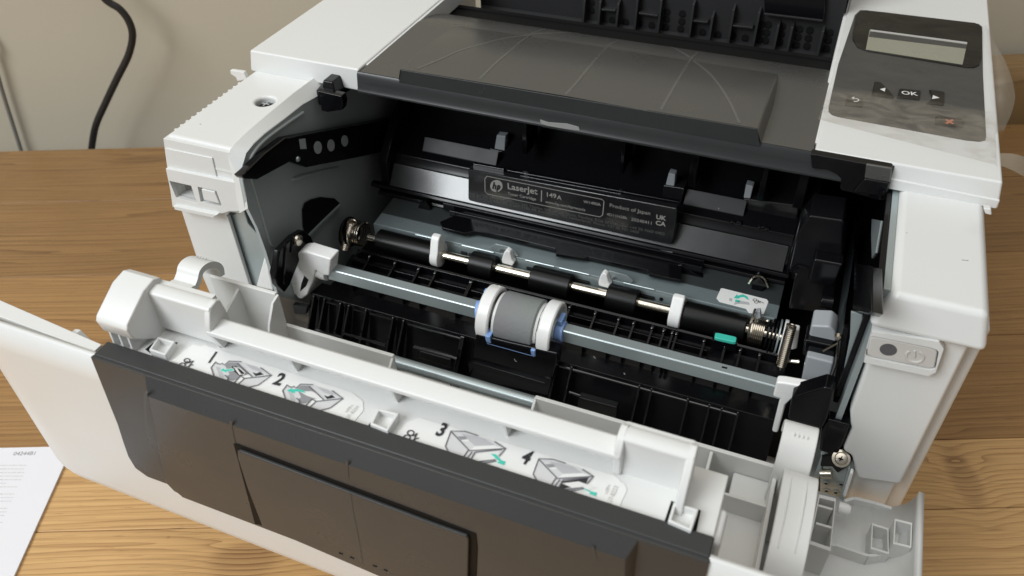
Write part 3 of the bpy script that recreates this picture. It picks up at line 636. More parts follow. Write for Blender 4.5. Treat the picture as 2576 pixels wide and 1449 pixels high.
pl = cb(MB().prism(plate_pts([(122, 200), (135, 192), (2470, 632), (2482, 650), (2440, 980), (2415, 1030), (2380, 1040), (190, 560), (135, 545), (122, 520)], PY), (0, 4.5, 0)), 'handle_plate', 'cartridge', 0.7)
for pts, y in (([(180, 128), (530, 190), (525, 232), (175, 170)], 94), ([(710, 262), (1850, 470), (1845, 510), (705, 300)], 94), ([(2075, 545), (2490, 620), (2485, 655), (2070, 580)], 94), ([(560, 200), (2500, 560), (2495, 585), (555, 228)], 96.5)):
    cb(MB().prism(plate_pts(pts, y), (0, 2.5, 0)), 'handle_rail', 'black_gloss', 0.3, pl)
def fit(name, s, mat, parent, f, a, b_, ax, val, up, org, hgt=None, off=.15, bold=0.0):
    """text whose baseline runs from photo position a to b"""
    A = T(f, a[0], a[1], ax, val); B = T(f, b_[0], b_[1], ax, val); d = B-A
    cu = bpy.data.curves.new('t', 'FONT'); cu.body = s; cu.size = 1.0; cu.resolution_u = 3; cu.offset = bold
    to = bpy.data.objects.new('t', cu); COL.objects.link(to); dg = bpy.context.evaluated_depsgraph_get(); dg.update()
    me = bpy.data.meshes.new_from_object(to.evaluated_get(dg)); bpy.data.objects.remove(to); bpy.data.curves.remove(cu)
    w = max(v.co.x for v in me.vertices); sx = d.length/w
    rt = d.normalized(); up = (Vector(up)-rt*Vector(up).dot(rt)).normalized(); nn = rt.cross(up); sy = hgt/0.7 if hgt else sx
    o_ = W(org)
    for v in me.vertices: v.co = W(A+rt*v.co.x*sx+up*v.co.y*sy+nn*off)-o_
    me.materials.clear(); me.materials.append(MAT[mat]); me.name = name
    ob = bpy.data.objects.new(name, me); COL.objects.link(ob); ob.parent = parent; return ob
def pt(s, a, b_, mat, h=None, bold=0.0): return fit('plate_text', s, mat, pl, 'e', a, b_, 'y', PY, (0, 0, 1), CO, h, .12, bold)
pt('LaserJet', (566, 408), (908, 474), 'print_silver', None, 0.02); pt('Toner Cartridge', (570, 474), (890, 540), 'print_silver', None, 0.015)
pt('149', (998, 494), (1118, 518), 'print_silver', None, 0.02); pt('A', (1126, 524), (1178, 536), 'print_silver', None, 0.02)
pt('W1490A', (1425, 568), (1620, 604), 'print_silver', None, 0.01); pt('www.hp.com/hprecycle', (995, 566), (1445, 662), 'print_silver', None, 0.01)
pt('Product of Japan', (1715, 612), (2175, 706), 'print_silver'); pt('4D11H2Bb', (1685, 708), (1915, 754), 'print_silver'); pt('20240411', (1960, 768), (2190, 814), 'print_silver')
pt('UK', (2240, 745), (2355, 768), 'print_silver', None, 0.03); pt('CA', (2235, 812), (2350, 834), 'print_silver', None, 0.03)
pt('HP Inc UK Ltd, Earley West, 300 Thames Valley Park Drive, Reading, RG6 1PT  Phone: +44 20 7660 0403', (150, 478), (2335, 935), 'print_faint')
pt('HP Europe B.V., PO Box 667, 1180 AR Amstelveen, The Netherlands  Phone: +31 20 721 3400', (150, 505), (2045, 915), 'print_faint')
fr_pts = [(335, 268), (1635, 530), (1655, 555), (1640, 705), (1610, 728), (345, 470), (315, 440), (312, 300)]
loop = plate_pts(fr_pts, PY-.12); cb(MB().strip(loop+[loop[0]], .45, (0, -1, 0)), 'plate_frame', 'print_silver', 0, pl)
cb(MB().strip([plate_pts([(952, 428)], PY-.12)[0], plate_pts([(948, 555)], PY-.12)[0]], .6, (0, -1, 0)), 'plate_rule', 'print_silver', 0, pl)
cb(MB().prism(plate_pts(ell(442, 380, 70, 68), PY-.1), (0, .1, 0)), 'round_emblem', 'print_silver', 0, pl)
for q_ in (((418, 335), (402, 412)), ((412, 374), (425, 366), (436, 374), (428, 418)), ((462, 372), (446, 446)), ((458, 380), (474, 372), (482, 384), (474, 410), (456, 418))):
    cb(MB().strip([plate_pts([p_], PY-.25)[0] for p_ in q_], .9, (0, -1, 0)), 'emblem_stroke', 'cartridge', 0, pl)
# grips and bosses above the handle
for f, foot, top_, y in (('p', [(1005, 640), (1135, 665), (1130, 800), (1003, 770)], [(1110, 480), (1160, 490), (1135, 660), (1080, 640)], 140), ('p', [(1555, 735), (1690, 770), (1690, 930), (1555, 890)], [(1620, 618), (1700, 625), (1690, 770), (1600, 740)], 122),
                         ('q', [(230, 350), (405, 378), (370, 520), (220, 470)], [(275, 250), (330, 265), (320, 360), (250, 350)], 112), ('q', [(885, 460), (1340, 515), (1300, 720), (845, 610)], [(905, 345), (965, 360), (940, 460), (885, 455)], 118)):
    g_ = cb(MB().prism(PP(f, foot, 'y', y), (0, 12, 0)), 'guide_block', 'cartridge', 0.6)
    cb(MB().prism(PP(f, top_, 'y', y+1), (0, 5, 0)), 'guide_post', 'grey_box', 0.5, g_)
for k in range(11):
    p_ = T('q', 520+k*33, 345+k*6, 'y', 134); cb(MB().lathe(p_, (0, -1, 0), [(0, .7), (.5, .5), (.7, .1)], 8), 'emboss', 'black_gloss', 0)
for f, x, y, w in (('e', 1020, 120, 90), ('e', 1070, 65, 40), ('e', 1270, 150, 80), ('e', 1320, 120, 50), ('e', 1535, 178, 90), ('e', 1595, 236, 90), ('e', 1720, 215, 80), ('e', 1900, 290, 45), ('e', 2010, 312, 45)):
    a = T(f, x-w/2, y-w*.1, 'y', 126); b_ = T(f, x+w/2, y+w*.1, 'y', 126); cb(MB().tube([a, b_], .5, 6), 'emboss', 'black_gloss', 0)
for x, y in ((770, 665), (800, 650), (850, 650), (860, 670), (1020, 690), (1050, 690), (1080, 705), (1080, 740)):
    p_ = T('q', x, y, 'y', 108); cb(MB().lathe(p_, (0, -1, 0), [(0, 1.3), (.6, 1.1), (.8, .1)], 8), 'emboss', 'black_gloss', 0)

# black rails high in the cavity
for y, z, x0, x1, r_ in ((104, 188, 150, 300, 1.0), (112, 180, 160, 298, .9), (124, 176, 140, 230, 1.1), (128, 170, 232, 296, .9), (118, 186, 75, 130, .9)):
    build(MB().extr([(y, z), (y, z+2*r_), (y+2.5, z+2*r_), (y+2.5, z)], x0, x1), 'cavity_rail', 'black_gloss', prn, .35)
for x, w in ((148, 3), (206, 2.2), (244, 4), (281, 3), (299, 5)):
    build(MB().extr([(112, 160), (112, 186), (116, 190), (130, 190), (130, 160)], x, x+w), 'cavity_web', 'black', prn, .4)
# ---- steel sheet below the cartridge
ss = build(MB().extr([(66.5, 121), (67, 122), (77, 122.8), (77, 121.8), (68, 121), (67.4, 112), (66.4, 112)], 70, 305), 'feed_sheet', 'sheet', prn, 0.25)
build(MB().extr([(77, 121.6), (77, 122.9), (100, 124.6), (100, 123)], 70, 305), 'shaded_sheet', 'steel_shaded', ss, .2)  # same bare sheet further back, its colour darkened for the cartridge's shade
for x0, x1 in ((560, 690), (910, 1150), (1390, 1605), (1645, 1870), (2130, 2360)):
    a = T('b2', x0, 320+(x0-560)*.232, 'y', 66); b_ = T('b2', x1, 320+(x1-560)*.232, 'y', 66)
    build(MB().tube([a, b_], .4, 6), 'sheet_edge', 'steel', ss)
for x0, x1 in ((905, 945), (965, 1000), (1400, 1500), (1750, 1870), (2250, 2360)):
    a = T('b2', x0, 455+(x0-905)*.238, 'y', 66.0); b_ = T('b2', x1, 455+(x1-905)*.238, 'y', 66.0)
    build(MB().tube([a, b_], .9, 6), 'sheet_slot', 'void', ss)
build(MB().prism(PP('b2', ell(2413, 811, 14, 12), 'y', 66.0), (0, .5, 0)), 'sheet_hole', 'void', ss)
for pts in ([(1110, 425), (1160, 392), (1265, 415), (1300, 440), (1335, 485), (1290, 490), (1262, 440), (1205, 432), (1190, 452)], [(1975, 630), (2020, 595), (2150, 630), (2200, 672), (2190, 690), (2120, 668), (2060, 640), (2040, 665)]):
    build(MB().prism(PP('b2', pts, 'y', 66.2), (0, .8, 0)), 'sheet_tab', 'steel', ss, .2)
for pts, y, th in (([(735, 262), (790, 228), (960, 300), (930, 332), (745, 290)], 80, 6), ([(1010, 205), (2576, 545), (2540, 600), (2100, 520), (1830, 515), (1440, 410), (1040, 250)], 92, 4), ([(1620, 448), (1660, 440), (1830, 480), (1800, 520), (1620, 485)], 84, 5)):
    build(MB().prism(PP('b2', pts, 'y', y), (0, th, 0)), 'sheet_bar', 'black_satin', ss, .5)
for pts, y, th in (([(100, 1030), (380, 1085), (360, 1120), (400, 1185), (640, 1245), (690, 1170), (500, 1080), (380, 1000)], 84, 4), ([(400, 1130), (660, 1190), (630, 1245), (395, 1190)], 82, 6)):
    build(MB().prism(PP('q', pts, 'y', y), (0, th, 0)), 'sheet_bar', 'black', ss, .5)
build(MB().prism(PP('q', [(930, 1150), (1010, 1090), (1085, 1180), (1050, 1190), (1035, 1245), (940, 1220), (955, 1170)], 'y', 84), (0, 5, 0)), 'arrow_post', 'black', ss, .5)
build(MB().tube(smooth([T('q', x, y, 'y', 83.5) for x, y in ((930, 1150), (965, 1100), (1010, 1088), (1055, 1110), (1085, 1180))]), .8, 6), 'post_rim', 'chrome', ss)
for x, y in ((210, 920), (2440, -1)):
    if y > 0: build(MB().prism(PP('q', [(195, 895), (300, 915), (295, 955), (188, 935)], 'y', 90), (0, 3, 0)), 'sheet_clip', 'grey_box', ss, .3)
build(MB().prism(PP('p', [(1390, 1290), (1460, 1305), (1455, 1345), (1385, 1330)], 'y', 90), (0, 3, 0)), 'sheet_clip', 'grey_box', ss, .3)
build(MB().prism(PP('p', [(940, 1215), (985, 1210), (1030, 1270), (1010, 1310), (880, 1340)], 'y', 88), (0, 4, 0)), 'sheet_bar', 'black', ss, .4)
cover = [TP('b2', x, y, (0, 67, 124.6), Vector((0, -2.5, 33)).normalized()) for x, y in ((745, 245), (765, 292), (930, 335), (1000, 320), (1190, 345), (1450, 408), (1615, 448), (1620, 490), (1830, 522), (1865, 512), (2310, 612), (2320, 640), (2560, 690), (2576, 500), (1800, 320), (1000, 140))]
build(MB().prism(cover, (0, 0, 2.2)), 'sheet_cover', 'black', ss, .4)
for dy, z1 in ((84.5, 129.5), (88.5, 131), (93, 128.5)):
    x0_ = 112 if dy < 88 else 106
    build(MB().extr([(dy, 126), (dy+.3, z1), (dy+1.4, z1+.3), (dy+1.8, 126)], x0_, 262), 'cover_ridge', 'black', ss, .25)
SP = (66, 122); SN = Vector((0, -2.5, 33)).normalized()
def on_sheet(f, x, y, up=.25): return TP(f, x, y, (0, 67, 122+up), SN)
lb = build(MB().prism([on_sheet('q', x, y) for x, y in ((700, 1192), (715, 1190), (1075, 1280), (1088, 1300), (1050, 1400), (930, 1390), (905, 1355), (690, 1300), (665, 1270))], (0, 0, -.3)), 'jam_label', 'label', ss)
def sl(pts, mat, nm='label_print', up=.35): build(MB().prism([on_sheet('q', x, y, up) for x, y in pts], (0, 0, -.05)), nm, mat, lb)
sl([(805, 1270), (830, 1240), (840, 1250), (880, 1240), (915, 1255), (930, 1285), (915, 1280), (890, 1262), (860, 1262), (845, 1275)], 'teal', 'label_arrow')
sl([(820, 1280), (860, 1290), (850, 1308), (815, 1298)], 'teal'); sl([(770, 1268), (795, 1275), (788, 1298), (768, 1290)], 'print_grey'); sl([(862, 1292), (930, 1305), (935, 1325), (850, 1315), (805, 1325), (815, 1303)], 'print_grey')
for cx, cy in ((978, 1285), (990, 1302)): build(MB().strip([on_sheet('q', cx+16*math.cos(a), cy+9*math.sin(a), .4) for a in [2*math.pi*k/16 for k in range(17)]], .35, SN), 'label_symbol', 'print_black', lb, recalc=False)
build(MB().strip([on_sheet('q', x, y, .4) for x, y in ((1002, 1285), (1022, 1312), (1018, 1295), (1050, 1312))], .4, SN), 'label_symbol', 'print_black', lb, recalc=False)

# ---- transfer shaft with its rollers
TY, TZ = 60.0, 116.5
sh = build(MB().cyl((70, TY, TZ), (311, TY, TZ), 2.9, n=24), 'feed_shaft', 'chrome', prn)
def bx(x, y): return T('b2', x, y, 'y', TY).x
for x0, y0, x1, y1, r_ in ((285, 350, 715, 470, 6.6), (985, 540, 1165, 590, 6.9), (1440, 660, 1735, 730, 7.0), (2010, 790, 2235, 850, 7.0)):
    a, b_ = bx(x0, y0), bx(x1, y1); build(MB().lathe((a, TY, TZ), (1, 0, 0), [(0, r_-.5), (.5, r_), (b_-a-.5, r_), (b_-a, r_-.5)], 32), 'feed_roller', 'foam', sh)
a = T('q', 400, 1370, 'y', TY).x; b_ = T('s', 1945, 170, 'y', TY).x
build(MB().lathe((a, TY, TZ), (1, 0, 0), [(0, 6.9), (.6, 7.4), (b_-a-.6, 7.4), (b_-a, 6.9)], 32), 'feed_roller', 'foam', sh)
def cam_(x, th, r_, h):
    m_ = MB(); pts = [(x, TY+r_*math.cos(a), TZ+r_*math.sin(a)) for a in [R(140+k*260/20) for k in range(21)]]
    pts += [(x, TY+2.6, TZ+r_+h-1), (x, TY+1.2, TZ+r_+h), (x, TY-1.6, TZ+r_+h), (x, TY-3.2, TZ+r_+h-2)]
    return m_.prism(pts, (th, 0, 0))
build(cam_(bx(705, 480), 5.2, 7.4, 6.5), 'white_cam', 'pom', sh, 0.8)
for x, y in ((1225, 520), (1955, 690)): build(MB().prism(PP('b2', [(x-18, y-8), (x, y-60), (x+20, y-80), (x+48, y-64), (x+60, y-10), (x+80, y+18), (x+66, y+42), (x-15, y+20)], 'y', 63), (0, 4, 0)), 'white_finger', 'pom', sh, .8)
build(cam_(T('q', 290, 1390, 'y', TY).x, 6.5, 8.4, 3.2), 'white_cam', 'pom', sh, 1.0)
def coil(p0, p1, r_, turns, wr):
    p0 = Vector(p0); p1 = Vector(p1); ax = (p1-p0); u = ax.orthogonal().normalized(); w = ax.normalized().cross(u); n = turns*12
    return MB().tube([p0+ax*(k/n)+(u*math.cos(2*math.pi*k/12)+w*math.sin(2*math.pi*k/12))*r_ for k in range(n+1)], wr, 6)
x0 = T('b3', 490, 1080, 'y', TY).x; x1 = T('b3', 612, 1080, 'y', TY).x
build(coil((x0, TY, TZ), (x1, TY, TZ), 6.8, 8, .55), 'coil_spring', 'spring', sh)
build(MB().tube([(x0, TY-2, TZ+6.6), (x0+.2, TY, TZ+10), (x0+.6, TY+1, TZ+14)], .55, 6), 'spring_leg', 'spring', sh)
for dx, r_, th, mt_ in ((1, 8.0, 1.2, 'black'), (3, 9.0, 1.0, 'black'), (4.8, 8.4, 1.0, 'black_satin'), (6.6, 9.4, .8, 'steel'), (8.6, 9.8, 1.8, 'pom')):
    build(MB().cyl((x1+dx, TY, TZ), (x1+dx+th, TY, TZ), r_, n=32), 'shaft_disc', mt_, sh, .2)
pa = T('b3', 820, 1010, 'x', x1+9); pa = T('b3', 822, 1005, 'y', 50); pb_ = T('b3', 742, 1310, 'y', 42)
build(coil(pa, pb_, 2.2, 22, .42), 'coil_spring', 'spring', sh)
build(MB().tube([pb_, T('b3', 735, 1345, 'y', 41)], .5, 6), 'spring_leg', 'spring', sh)
build(MB().prism(PP('b3', [(840, 1035), (880, 1045), (860, 1185), (815, 1195), (830, 1110)], 'y', 54), (0, 4, 0)), 'spring_hook', 'pom', sh, .6)
build(MB().cyl(T('b3', 780, 1270, 'y', 48), T('b3', 880, 1280, 'y', 48), 1.2, n=10), 'brass_pin', 'chrome', sh)
build(MB().prism(PP('b3', [(540, 905), (585, 900), (590, 950), (555, 965)], 'y', 62), (0, 3, 0)), 'grey_clip', 'grey_box', sh, .4)
# left end
xl = T('p', 430, 1400, 'y', TY).x
build(coil((bx(190, 310)-9, TY, TZ+1), (bx(190, 310)-2, TY, TZ+1), 7.2, 5, .5), 'coil_spring', 'spring', sh)
pa = T('b2', 85, 225, 'y', 58); pb_ = T('b2', 30, 420, 'y', 54); build(coil(pa, pb_, 2.8, 20, .5), 'coil_spring', 'spring', sh)
for dx, r_ in ((-14, 9.5), (-11, 8.5)): build(MB().cyl((bx(190, 310)+dx, TY, TZ), (bx(190, 310)+dx+1.5, TY, TZ), r_, n=28), 'shaft_disc', 'black_satin', sh, .2)
# black lattice between the two shafts
lat = build(MB().extr([(26, 92), (26, 103), (52, 108), (52, 92)], 62, 315), 'paper_path', 'black_satin', prn, .4)
build(MB().extr([(50, 108), (50.5, 112.5), (52, 113), (53, 108)], 66, 312), 'path_bar', 'black', lat, .3)
build(MB().extr([(43.5, 106), (43.6, 110.5), (45, 110.8), (45.5, 106)], 66, 276), 'path_bar', 'black', lat, .3)
for f, x, y in (('r', 790, 240), ('r', 1000, 300), ('r', 1195, 350), ('r', 1330, 390), ('r', 1620, 345), ('r', 1835, 400), ('r', 1620, 460), ('s', 490, 30), ('s', 700, 70), ('s', 890, 150), ('s', 1165, 210), ('s', 1330, 260), ('s', 1590, 330), ('s', 1025, 70), ('s', 1275, 130), ('s', 1380, 165), ('s', 1750, 420), ('s', 1890, 390), ('s', 2050, 430)):
    p_ = T(f, x, y, 'y', 44)
    build(MB().extr([(27, 103), (27, 107.5), (44, 112), (49, 113.5), (50, 112), (50, 104)], p_.x-.7, p_.x+.7), 'path_rib', 'black', lat, .25)
    build(MB().lathe((p_.x, 47.5, 112.6), (0, -.3, 1), [(0, 1.1), (1.2, .9), (1.6, .2)], 10), 'path_boss', 'black_gloss', lat)
tb = build(MB().prism(PP('s', rrect('s', 1690, 222, 176, 38, -6, 46, .18), 'z', 118.5), (0, 0, -2)), 'teal_tab', 'teal', prn, .4)
build(MB().prism(PP('s', [(1680, 195), (1880, 240), (1872, 320), (1665, 285)], 'z', 117.0), (0, 0, -6)), 'tab_holder', 'black', prn, .4)

# ---- pickup shaft and roller
PYc, PZc = 18.0, 123.5
xA = T('r', 450, 320, 'y', 15).x; xB = T('b3', 690, 1430, 'y', 15).x
bar = build(MB().extr([(15.2, 119.4), (15.0, 126.6), (15.6, 127.2), (20.8, 127.4), (21, 126.6), (16.2, 126.2), (16.2, 119.4)], xA, xB+6), 'pickup_bar', 'steel', prn, .3)
fit('stamped_code', 'RC4-3030 14AA', 'steel_dark', bar, 's', (1515, 545), (1965, 662), 'y', 15.0, (0, 0, 1), ORG, None, .08)
build(MB().prism(PP('s', [(1745, 500), (1790, 510), (1785, 522), (1742, 512)], 'z', 127.45), (0, 0, -.2)), 'bar_slot', 'void', bar)
xw = 164.5
pk = build(MB().lathe((173.6, PYc, PZc), (1, 0, 0), [(0, 12.9), (.6, 13.6), (20.2, 13.6), (20.8, 12.9)], 48), 'pickup_roller', 'rubber', prn)
def wheel(x, d):
    prof = [(0, 3), (0, 13.8), (.8, 14.8), (6.2, 14.8), (7, 14.1), (7, 12.4), (2.4, 11.8), (2.0, 6.0), (6.0, 5.4), (6.0, 3)]
    return MB().lathe((x, PYc, PZc), (d, 0, 0), prof, 48)
build(wheel(xw-.4, 1), 'white_wheel', 'pom', pk, .2)
build(wheel(197, 1), 'white_wheel', 'pom', pk, .2)
build(MB().lathe((172.2, PYc, PZc), (1, 0, 0), [(0, 9), (0, 12.4), (1.3, 12.4), (1.3, 9)], 40), 'roller_core', 'white', pk)
build(MB().lathe((194.5, PYc, PZc), (1, 0, 0), [(0, 5), (0, 12.2), (1.3, 11.8), (1.3, 5)], 40), 'roller_core', 'white', pk)
build(MB().cyl((159.6, PYc-1, PZc-.5), (164.0, PYc, PZc), 5.8, n=24), 'blue_hub', 'blue', pk, .6)
build(MB().cyl((203.2, PYc, PZc), (207.6, PYc, PZc), 5.6, n=24), 'blue_hub', 'blue', pk, .6)
build(MB().box(204, 206.5, PYc-2, PYc+5, PZc+4, PZc+8.5), 'blue_tab', 'blue', pk, .5)
build(MB().box(161.5, 164, PYc+4, PYc+7, PZc+5, PZc+10), 'blue_tab', 'blue', pk, .5)
cr2 = MB()
for k in range(9):
    a0, a1 = R(185+k*10), R(195+k*10)
rg = [[(x, PYc+rr*math.cos(a), PZc+rr*math.sin(a)) for rr in (14.6, 13.2)] for x in (0,) for a in ()]
def crad(x0, x1, a0, a1, r0, r1, n=10):
    rings = []
    for k in range(n+1):
        a = R(a0+(a1-a0)*k/n); c_, s_ = math.cos(a), math.sin(a)
        rings.append([Vector((x, PYc+rr*c_, PZc+rr*s_)) for x, rr in ((x0, r0), (x1, r0), (x1, r1), (x0, r1))])
    return MB().loft(rings)
build(crad(170.8, 197.2, 204, 228, 16.6, 14.2), 'blue_cradle', 'blue', pk, .3)
build(crad(170.6, 173.4, 182, 228, 16.2, 9.5), 'blue_cradle', 'blue', pk, .4)
build(crad(195.2, 197.6, 186, 228, 16.4, 9.5), 'blue_cradle', 'blue', pk, .4)
for a in (40, 95, 150): build(crad(196.0, 197.4, a, a+22, 11.6, 9.2, 4), 'roller_clip', 'white', pk, .3)
# left carrier of the shaft
ca = build(MB().prism(PP('r', [(180, 262), (205, 220), (250, 190), (300, 186), (380, 212), (505, 250), (490, 390), (440, 385), (380, 345), (360, 430), (310, 545), (262, 580), (235, 570), (215, 545), (170, 540), (120, 520), (125, 470)], 'y', 12), (0, 9, 0)), 'shaft_carrier', 'pom', prn, 1.2)
build(MB().prism(PP('r', [(285, 385), (320, 420), (300, 470), (250, 515), (262, 450)], 'y', 11.8), (0, .3, 0)), 'carrier_opening', 'void', ca)
xs = T('r', 420, 300, 'y', 15).x
build(MB().lathe((xs-14, 17.6, 123.2), (1, 0, 0), [(0, 5.4), (9, 5.2), (12, 4.9), (12.2, 5.5), (16.5, 5.5)], 20), 'carrier_collar', 'pom', ca, .3)
hub = build(MB().prism(PP('d', [(665, 1262), (690, 1130), (770, 1050), (830, 1015), (872, 1050), (905, 1130), (915, 1170), (820, 1150), (750, 1330), (720, 1370), (680, 1330)], 'x', 52), (4, 0, 0)), 'hub_plate', 'black_satin', prn, .8)
build(MB().lathe(T('d', 830, 1080, 'x', 56.4), (1, 0, 0), [(0, 3.4), (1.2, 3.0), (1.8, 1.0)], 16), 'hub_screw', 'spring', hub)
for q_ in (((720, 1140), (700, 1300)), ((760, 1090), (745, 1330)), ((800, 1060), (790, 1150))):
    build(MB().tube([T('d', x, y, 'x', 56.2) for x, y in q_], .7, 6), 'hub_rib', 'black', hub)
slab('side_flap', 'd', [(640, 1170), (668, 1150), (690, 1150), (665, 1260), (690, 1370), (590, 1345)], 'y', 4, 3, 'pom', prn, .8)
# ---- ribbed front guide
GE = (10, 106.5); GB = (-6, 80)
fg = build(MB().extr([(14, 106), (26, 104), (26, 80), (2, 80)], 56, 316), 'front_guide', 'black_satin', prn, .3)
def gx(f, x, y): return T(f, x, y, 'y', 9).x
RB = [('r', 345, 500), ('r', 430, 515), ('r', 572, 600), ('r', 640, 622), ('r', 780, 658), ('r', 1002, 722), ('r', 1088, 745), ('r', 1570, 880), ('s', 395, 480), ('s', 515, 510), ('s', 1070, 665), ('s', 1170, 692), ('s', 1465, 775), ('s', 1640, 830), ('s', 1740, 860), ('s', 1868, 905)]
for k, (f, x, y) in enumerate(RB):
    g_ = gx(f, x, y); w = 2.4 if k == 7 else 1.2
    build(MB().extr([(9.5, 109.4), (11, 109.2), (12, 104), (-2, 80), (-11, 80), (-9.5, 84)], g_-w/2, g_+w/2), 'guide_rib', 'black_gloss', fg, .4)
for (f, x0, y0, x1, y1) in (('r', 470, 582, 572, 602), ('r', 690, 646, 780, 660), ('r', 820, 680, 1000, 724), ('r', 1130, 766, 1560, 880), ('s', 420, 492, 515, 512), ('s', 530, 520, 1070, 665), ('s', 1080, 668, 1465, 775), ('s', 1480, 780, 1868, 905)):
    a = T(f, x0, y0, 'y', 9.2); b_ = T(f, x1, y1, 'y', 9.2); a.z = b_.z = 107.8
    build(MB().tube([a, b_], .75, 8), 'guide_edge', 'black_gloss', fg)
for (f, x0, y0, x1, y1) in (('r', 610, 855, 950, 950), ('r', 375, 825, 600, 885), ('r', 1180, 962, 1530, 1060), ('s', 500, 712, 880, 835)):
    a = T(f, x0, y0, 'y', -4); b_ = T(f, x1, y1, 'y', -4); build(MB().tube([a, b_], .75, 8), 'guide_edge', 'black_gloss', fg)
for pts in ([(1225, 1000), (1480, 1070), (1480, 1140), (1220, 1055)],): build(MB().prism(PP('r', pts, 'y', -6), (0, 4, 0)), 'guide_pad', 'foam', fg, .6)
build(MB().prism(PP('s', [(575, 755), (890, 840), (880, 930), (565, 830)], 'y', -6), (0, 4, 0)), 'guide_pad', 'foam', fg, .6)
build(MB().prism(PP('r', [(190, 620), (310, 640), (300, 700), (200, 690)], 'y', 6), (0, 3, 0)), 'guide_pad', 'black_satin', fg, .5)
blk = build(MB().prism(PP('s', [(-260, 240), (0, 305), (405, 398), (395, 480), (330, 745), (0, 670), (-310, 600)], 'y', 3), (0, 8, 0)), 'separation_block', 'black', fg, .8)
build(MB().prism(PP('s', [(-330, 480), (-280, 470), (300, 640), (300, 590), (350, 605), (345, 680), (-290, 520), (-320, 560)], 'y', 1), (0, 3, 0)), 'separation_pad', 'black_satin', blk, .5)
# ---- right-hand end of the shafts
blkr = slab('gear_cover', 'q', [(1330, 740), (1420, 600), (1700, 640), (1690, 1000), (1640, 1190), (1600, 1330), (1560, 1400), (1250, 1360), (1290, 1150), (1320, 1080), (1260, 1040)], 'y', 66, 20, 'black_satin', prn, 1.0)
slab('gear_box', 'q', [(1455, 955), (1700, 1000), (1640, 1150), (1600, 1180), (1400, 1145)], 'y', 58, 8, 'black', blkr, 1.2)
build(MB().tube([T('q', x, y, 'y', 65.2) for x, y in ((1270, 1050), (1330, 1010), (1415, 1035))], .7, 6), 'cover_edge', 'black', blkr)
build(MB().cyl(T('q', 1515, 1290, 'y', 62), T('q', 1620, 1310, 'y', 62), 3.2, n=16), 'cover_boss', 'black_satin', blkr, .5)
slab('grey_housing', 'b3', [(970, 1008), (1110, 1015), (1150, 1050), (1165, 1110), (1140, 1158), (945, 1120)], 'y', 34, 12, 'grey_box', prn, 1.0)
slab('grey_housing', 'b3', [(935, 1240), (1140, 1290), (1100, 1449), (1085, 1480), (890, 1440)], 'y', 26, 12, 'grey_box', prn, 1.0)
slab('dark_bridge', 'b3', [(920, 1118), (1140, 1165), (1165, 1220), (1130, 1290), (900, 1238)], 'y', 30, 12, 'black', prn, 1.0)
slab('wire_bar', 'b3', [(1210, 1020), (1258, 1035), (1225, 1300), (1180, 1449), (1140, 1440)], 'y', 22, 3, 'black_satin', prn, .6)
build(MB().tube([T('b3', x, y, 'y', 20) for x, y in ((1175, 1100), (1160, 1300), (1110, 1440), (1090, 1500))], .5, 6).tube([T('b3', x, y, 'y', 20) for x, y in ((1170, 1140), (1060, 1200))], .5, 6), 'wire_spring', 'spring', prn)
build(MB().lathe(T('b3', 1178, 1090, 'y', 21), (0, -1, 0), [(0, 1.8), (1.2, 1.5), (2, .3)], 14), 'wire_boss', 'spring', prn)
slab('inner_flange', 'b3', [(1270, 905), (1360, 930), (1330, 1150), (1250, 1449), (1195, 1449), (1262, 1100)], 'y', 14, 1.2, 'steel', prn, .3)
slab('shaft_lever', 'm', [(1050, 10), (1110, 15), (1400, 65), (1180, 125), (1120, 180), (1060, 390), (1015, 380), (1075, 135), (1022, 118)], 'y', 8, 5, 'pom', prn, 1.0)
slab('black_stop', 'm', [(1165, 120), (1410, 48), (1480, 70), (1430, 280), (1385, 360), (1300, 330), (1135, 285)], 'y', 2, 9, 'black', prn, .8)
slab('black_post', 'm', [(1430, 285), (1600, 330), (1540, 480), (1500, 560), (1370, 520), (1385, 380)], 'y', 4, 6, 'black', prn, .8)
hp_ = slab('hinge_plate', 'm', [(1380, 540), (1600, 560), (1640, 640), (1600, 780), (1560, 900), (1540, 1020), (1370, 920)], 'y', 6, 2, 'steel_dark', prn, .5)
build(MB().lathe(T('i', 587, 577, 'y', 3), (0, -.6, .8), [(0, 4.0), (.8, 4.0), (.9, 2.9), (1.7, 2.5), (1.9, 1.2)], 24), 'hinge_screw', 'spring', hp_)
build(MB().prism(PP('i', [(570, 572), (605, 582), (602, 590), (568, 580)], 'y', .6), (0, .3, 0)).prism(PP('i', [(592, 560), (600, 563), (582, 598), (575, 595)], 'y', .55), (0, .3, 0)), 'screw_slot', 'black', hp_)
slab('hinge_bracket', 'i', [(530, 540), (640, 545), (678, 590), (640, 640), (560, 690), (520, 640), (430, 640), (450, 560)], 'y', 5, 4, 'black', prn, .8)
for x, y in ((478, 762), (590, 770), (480, 818), (550, 830)):
    build(MB().lathe(T('i', x, y, 'y', 5.6), (0, -1, 0), [(0, 1.7), (.3, 1.7), (.3, .9), (0, .8)], 16), 'plate_rivet', 'steel', hp_)
build(MB().cyl(T('i', 440, 690, 'y', 4), T('i', 520, 690, 'y', 4), 2.5, n=14), 'hinge_roller', 'spring', hp_)
slab('hinge_rail', 'i', [(640, 650), (655, 655), (600, 900), (555, 1000), (545, 985), (590, 830)], 'y', 0, 2, 'steel', prn, .3)
slab('hinge_guide', 'i', [(655, 680), (680, 690), (630, 860), (605, 870), (600, 850)], 'y', -1, 3, 'pom', prn, .6)

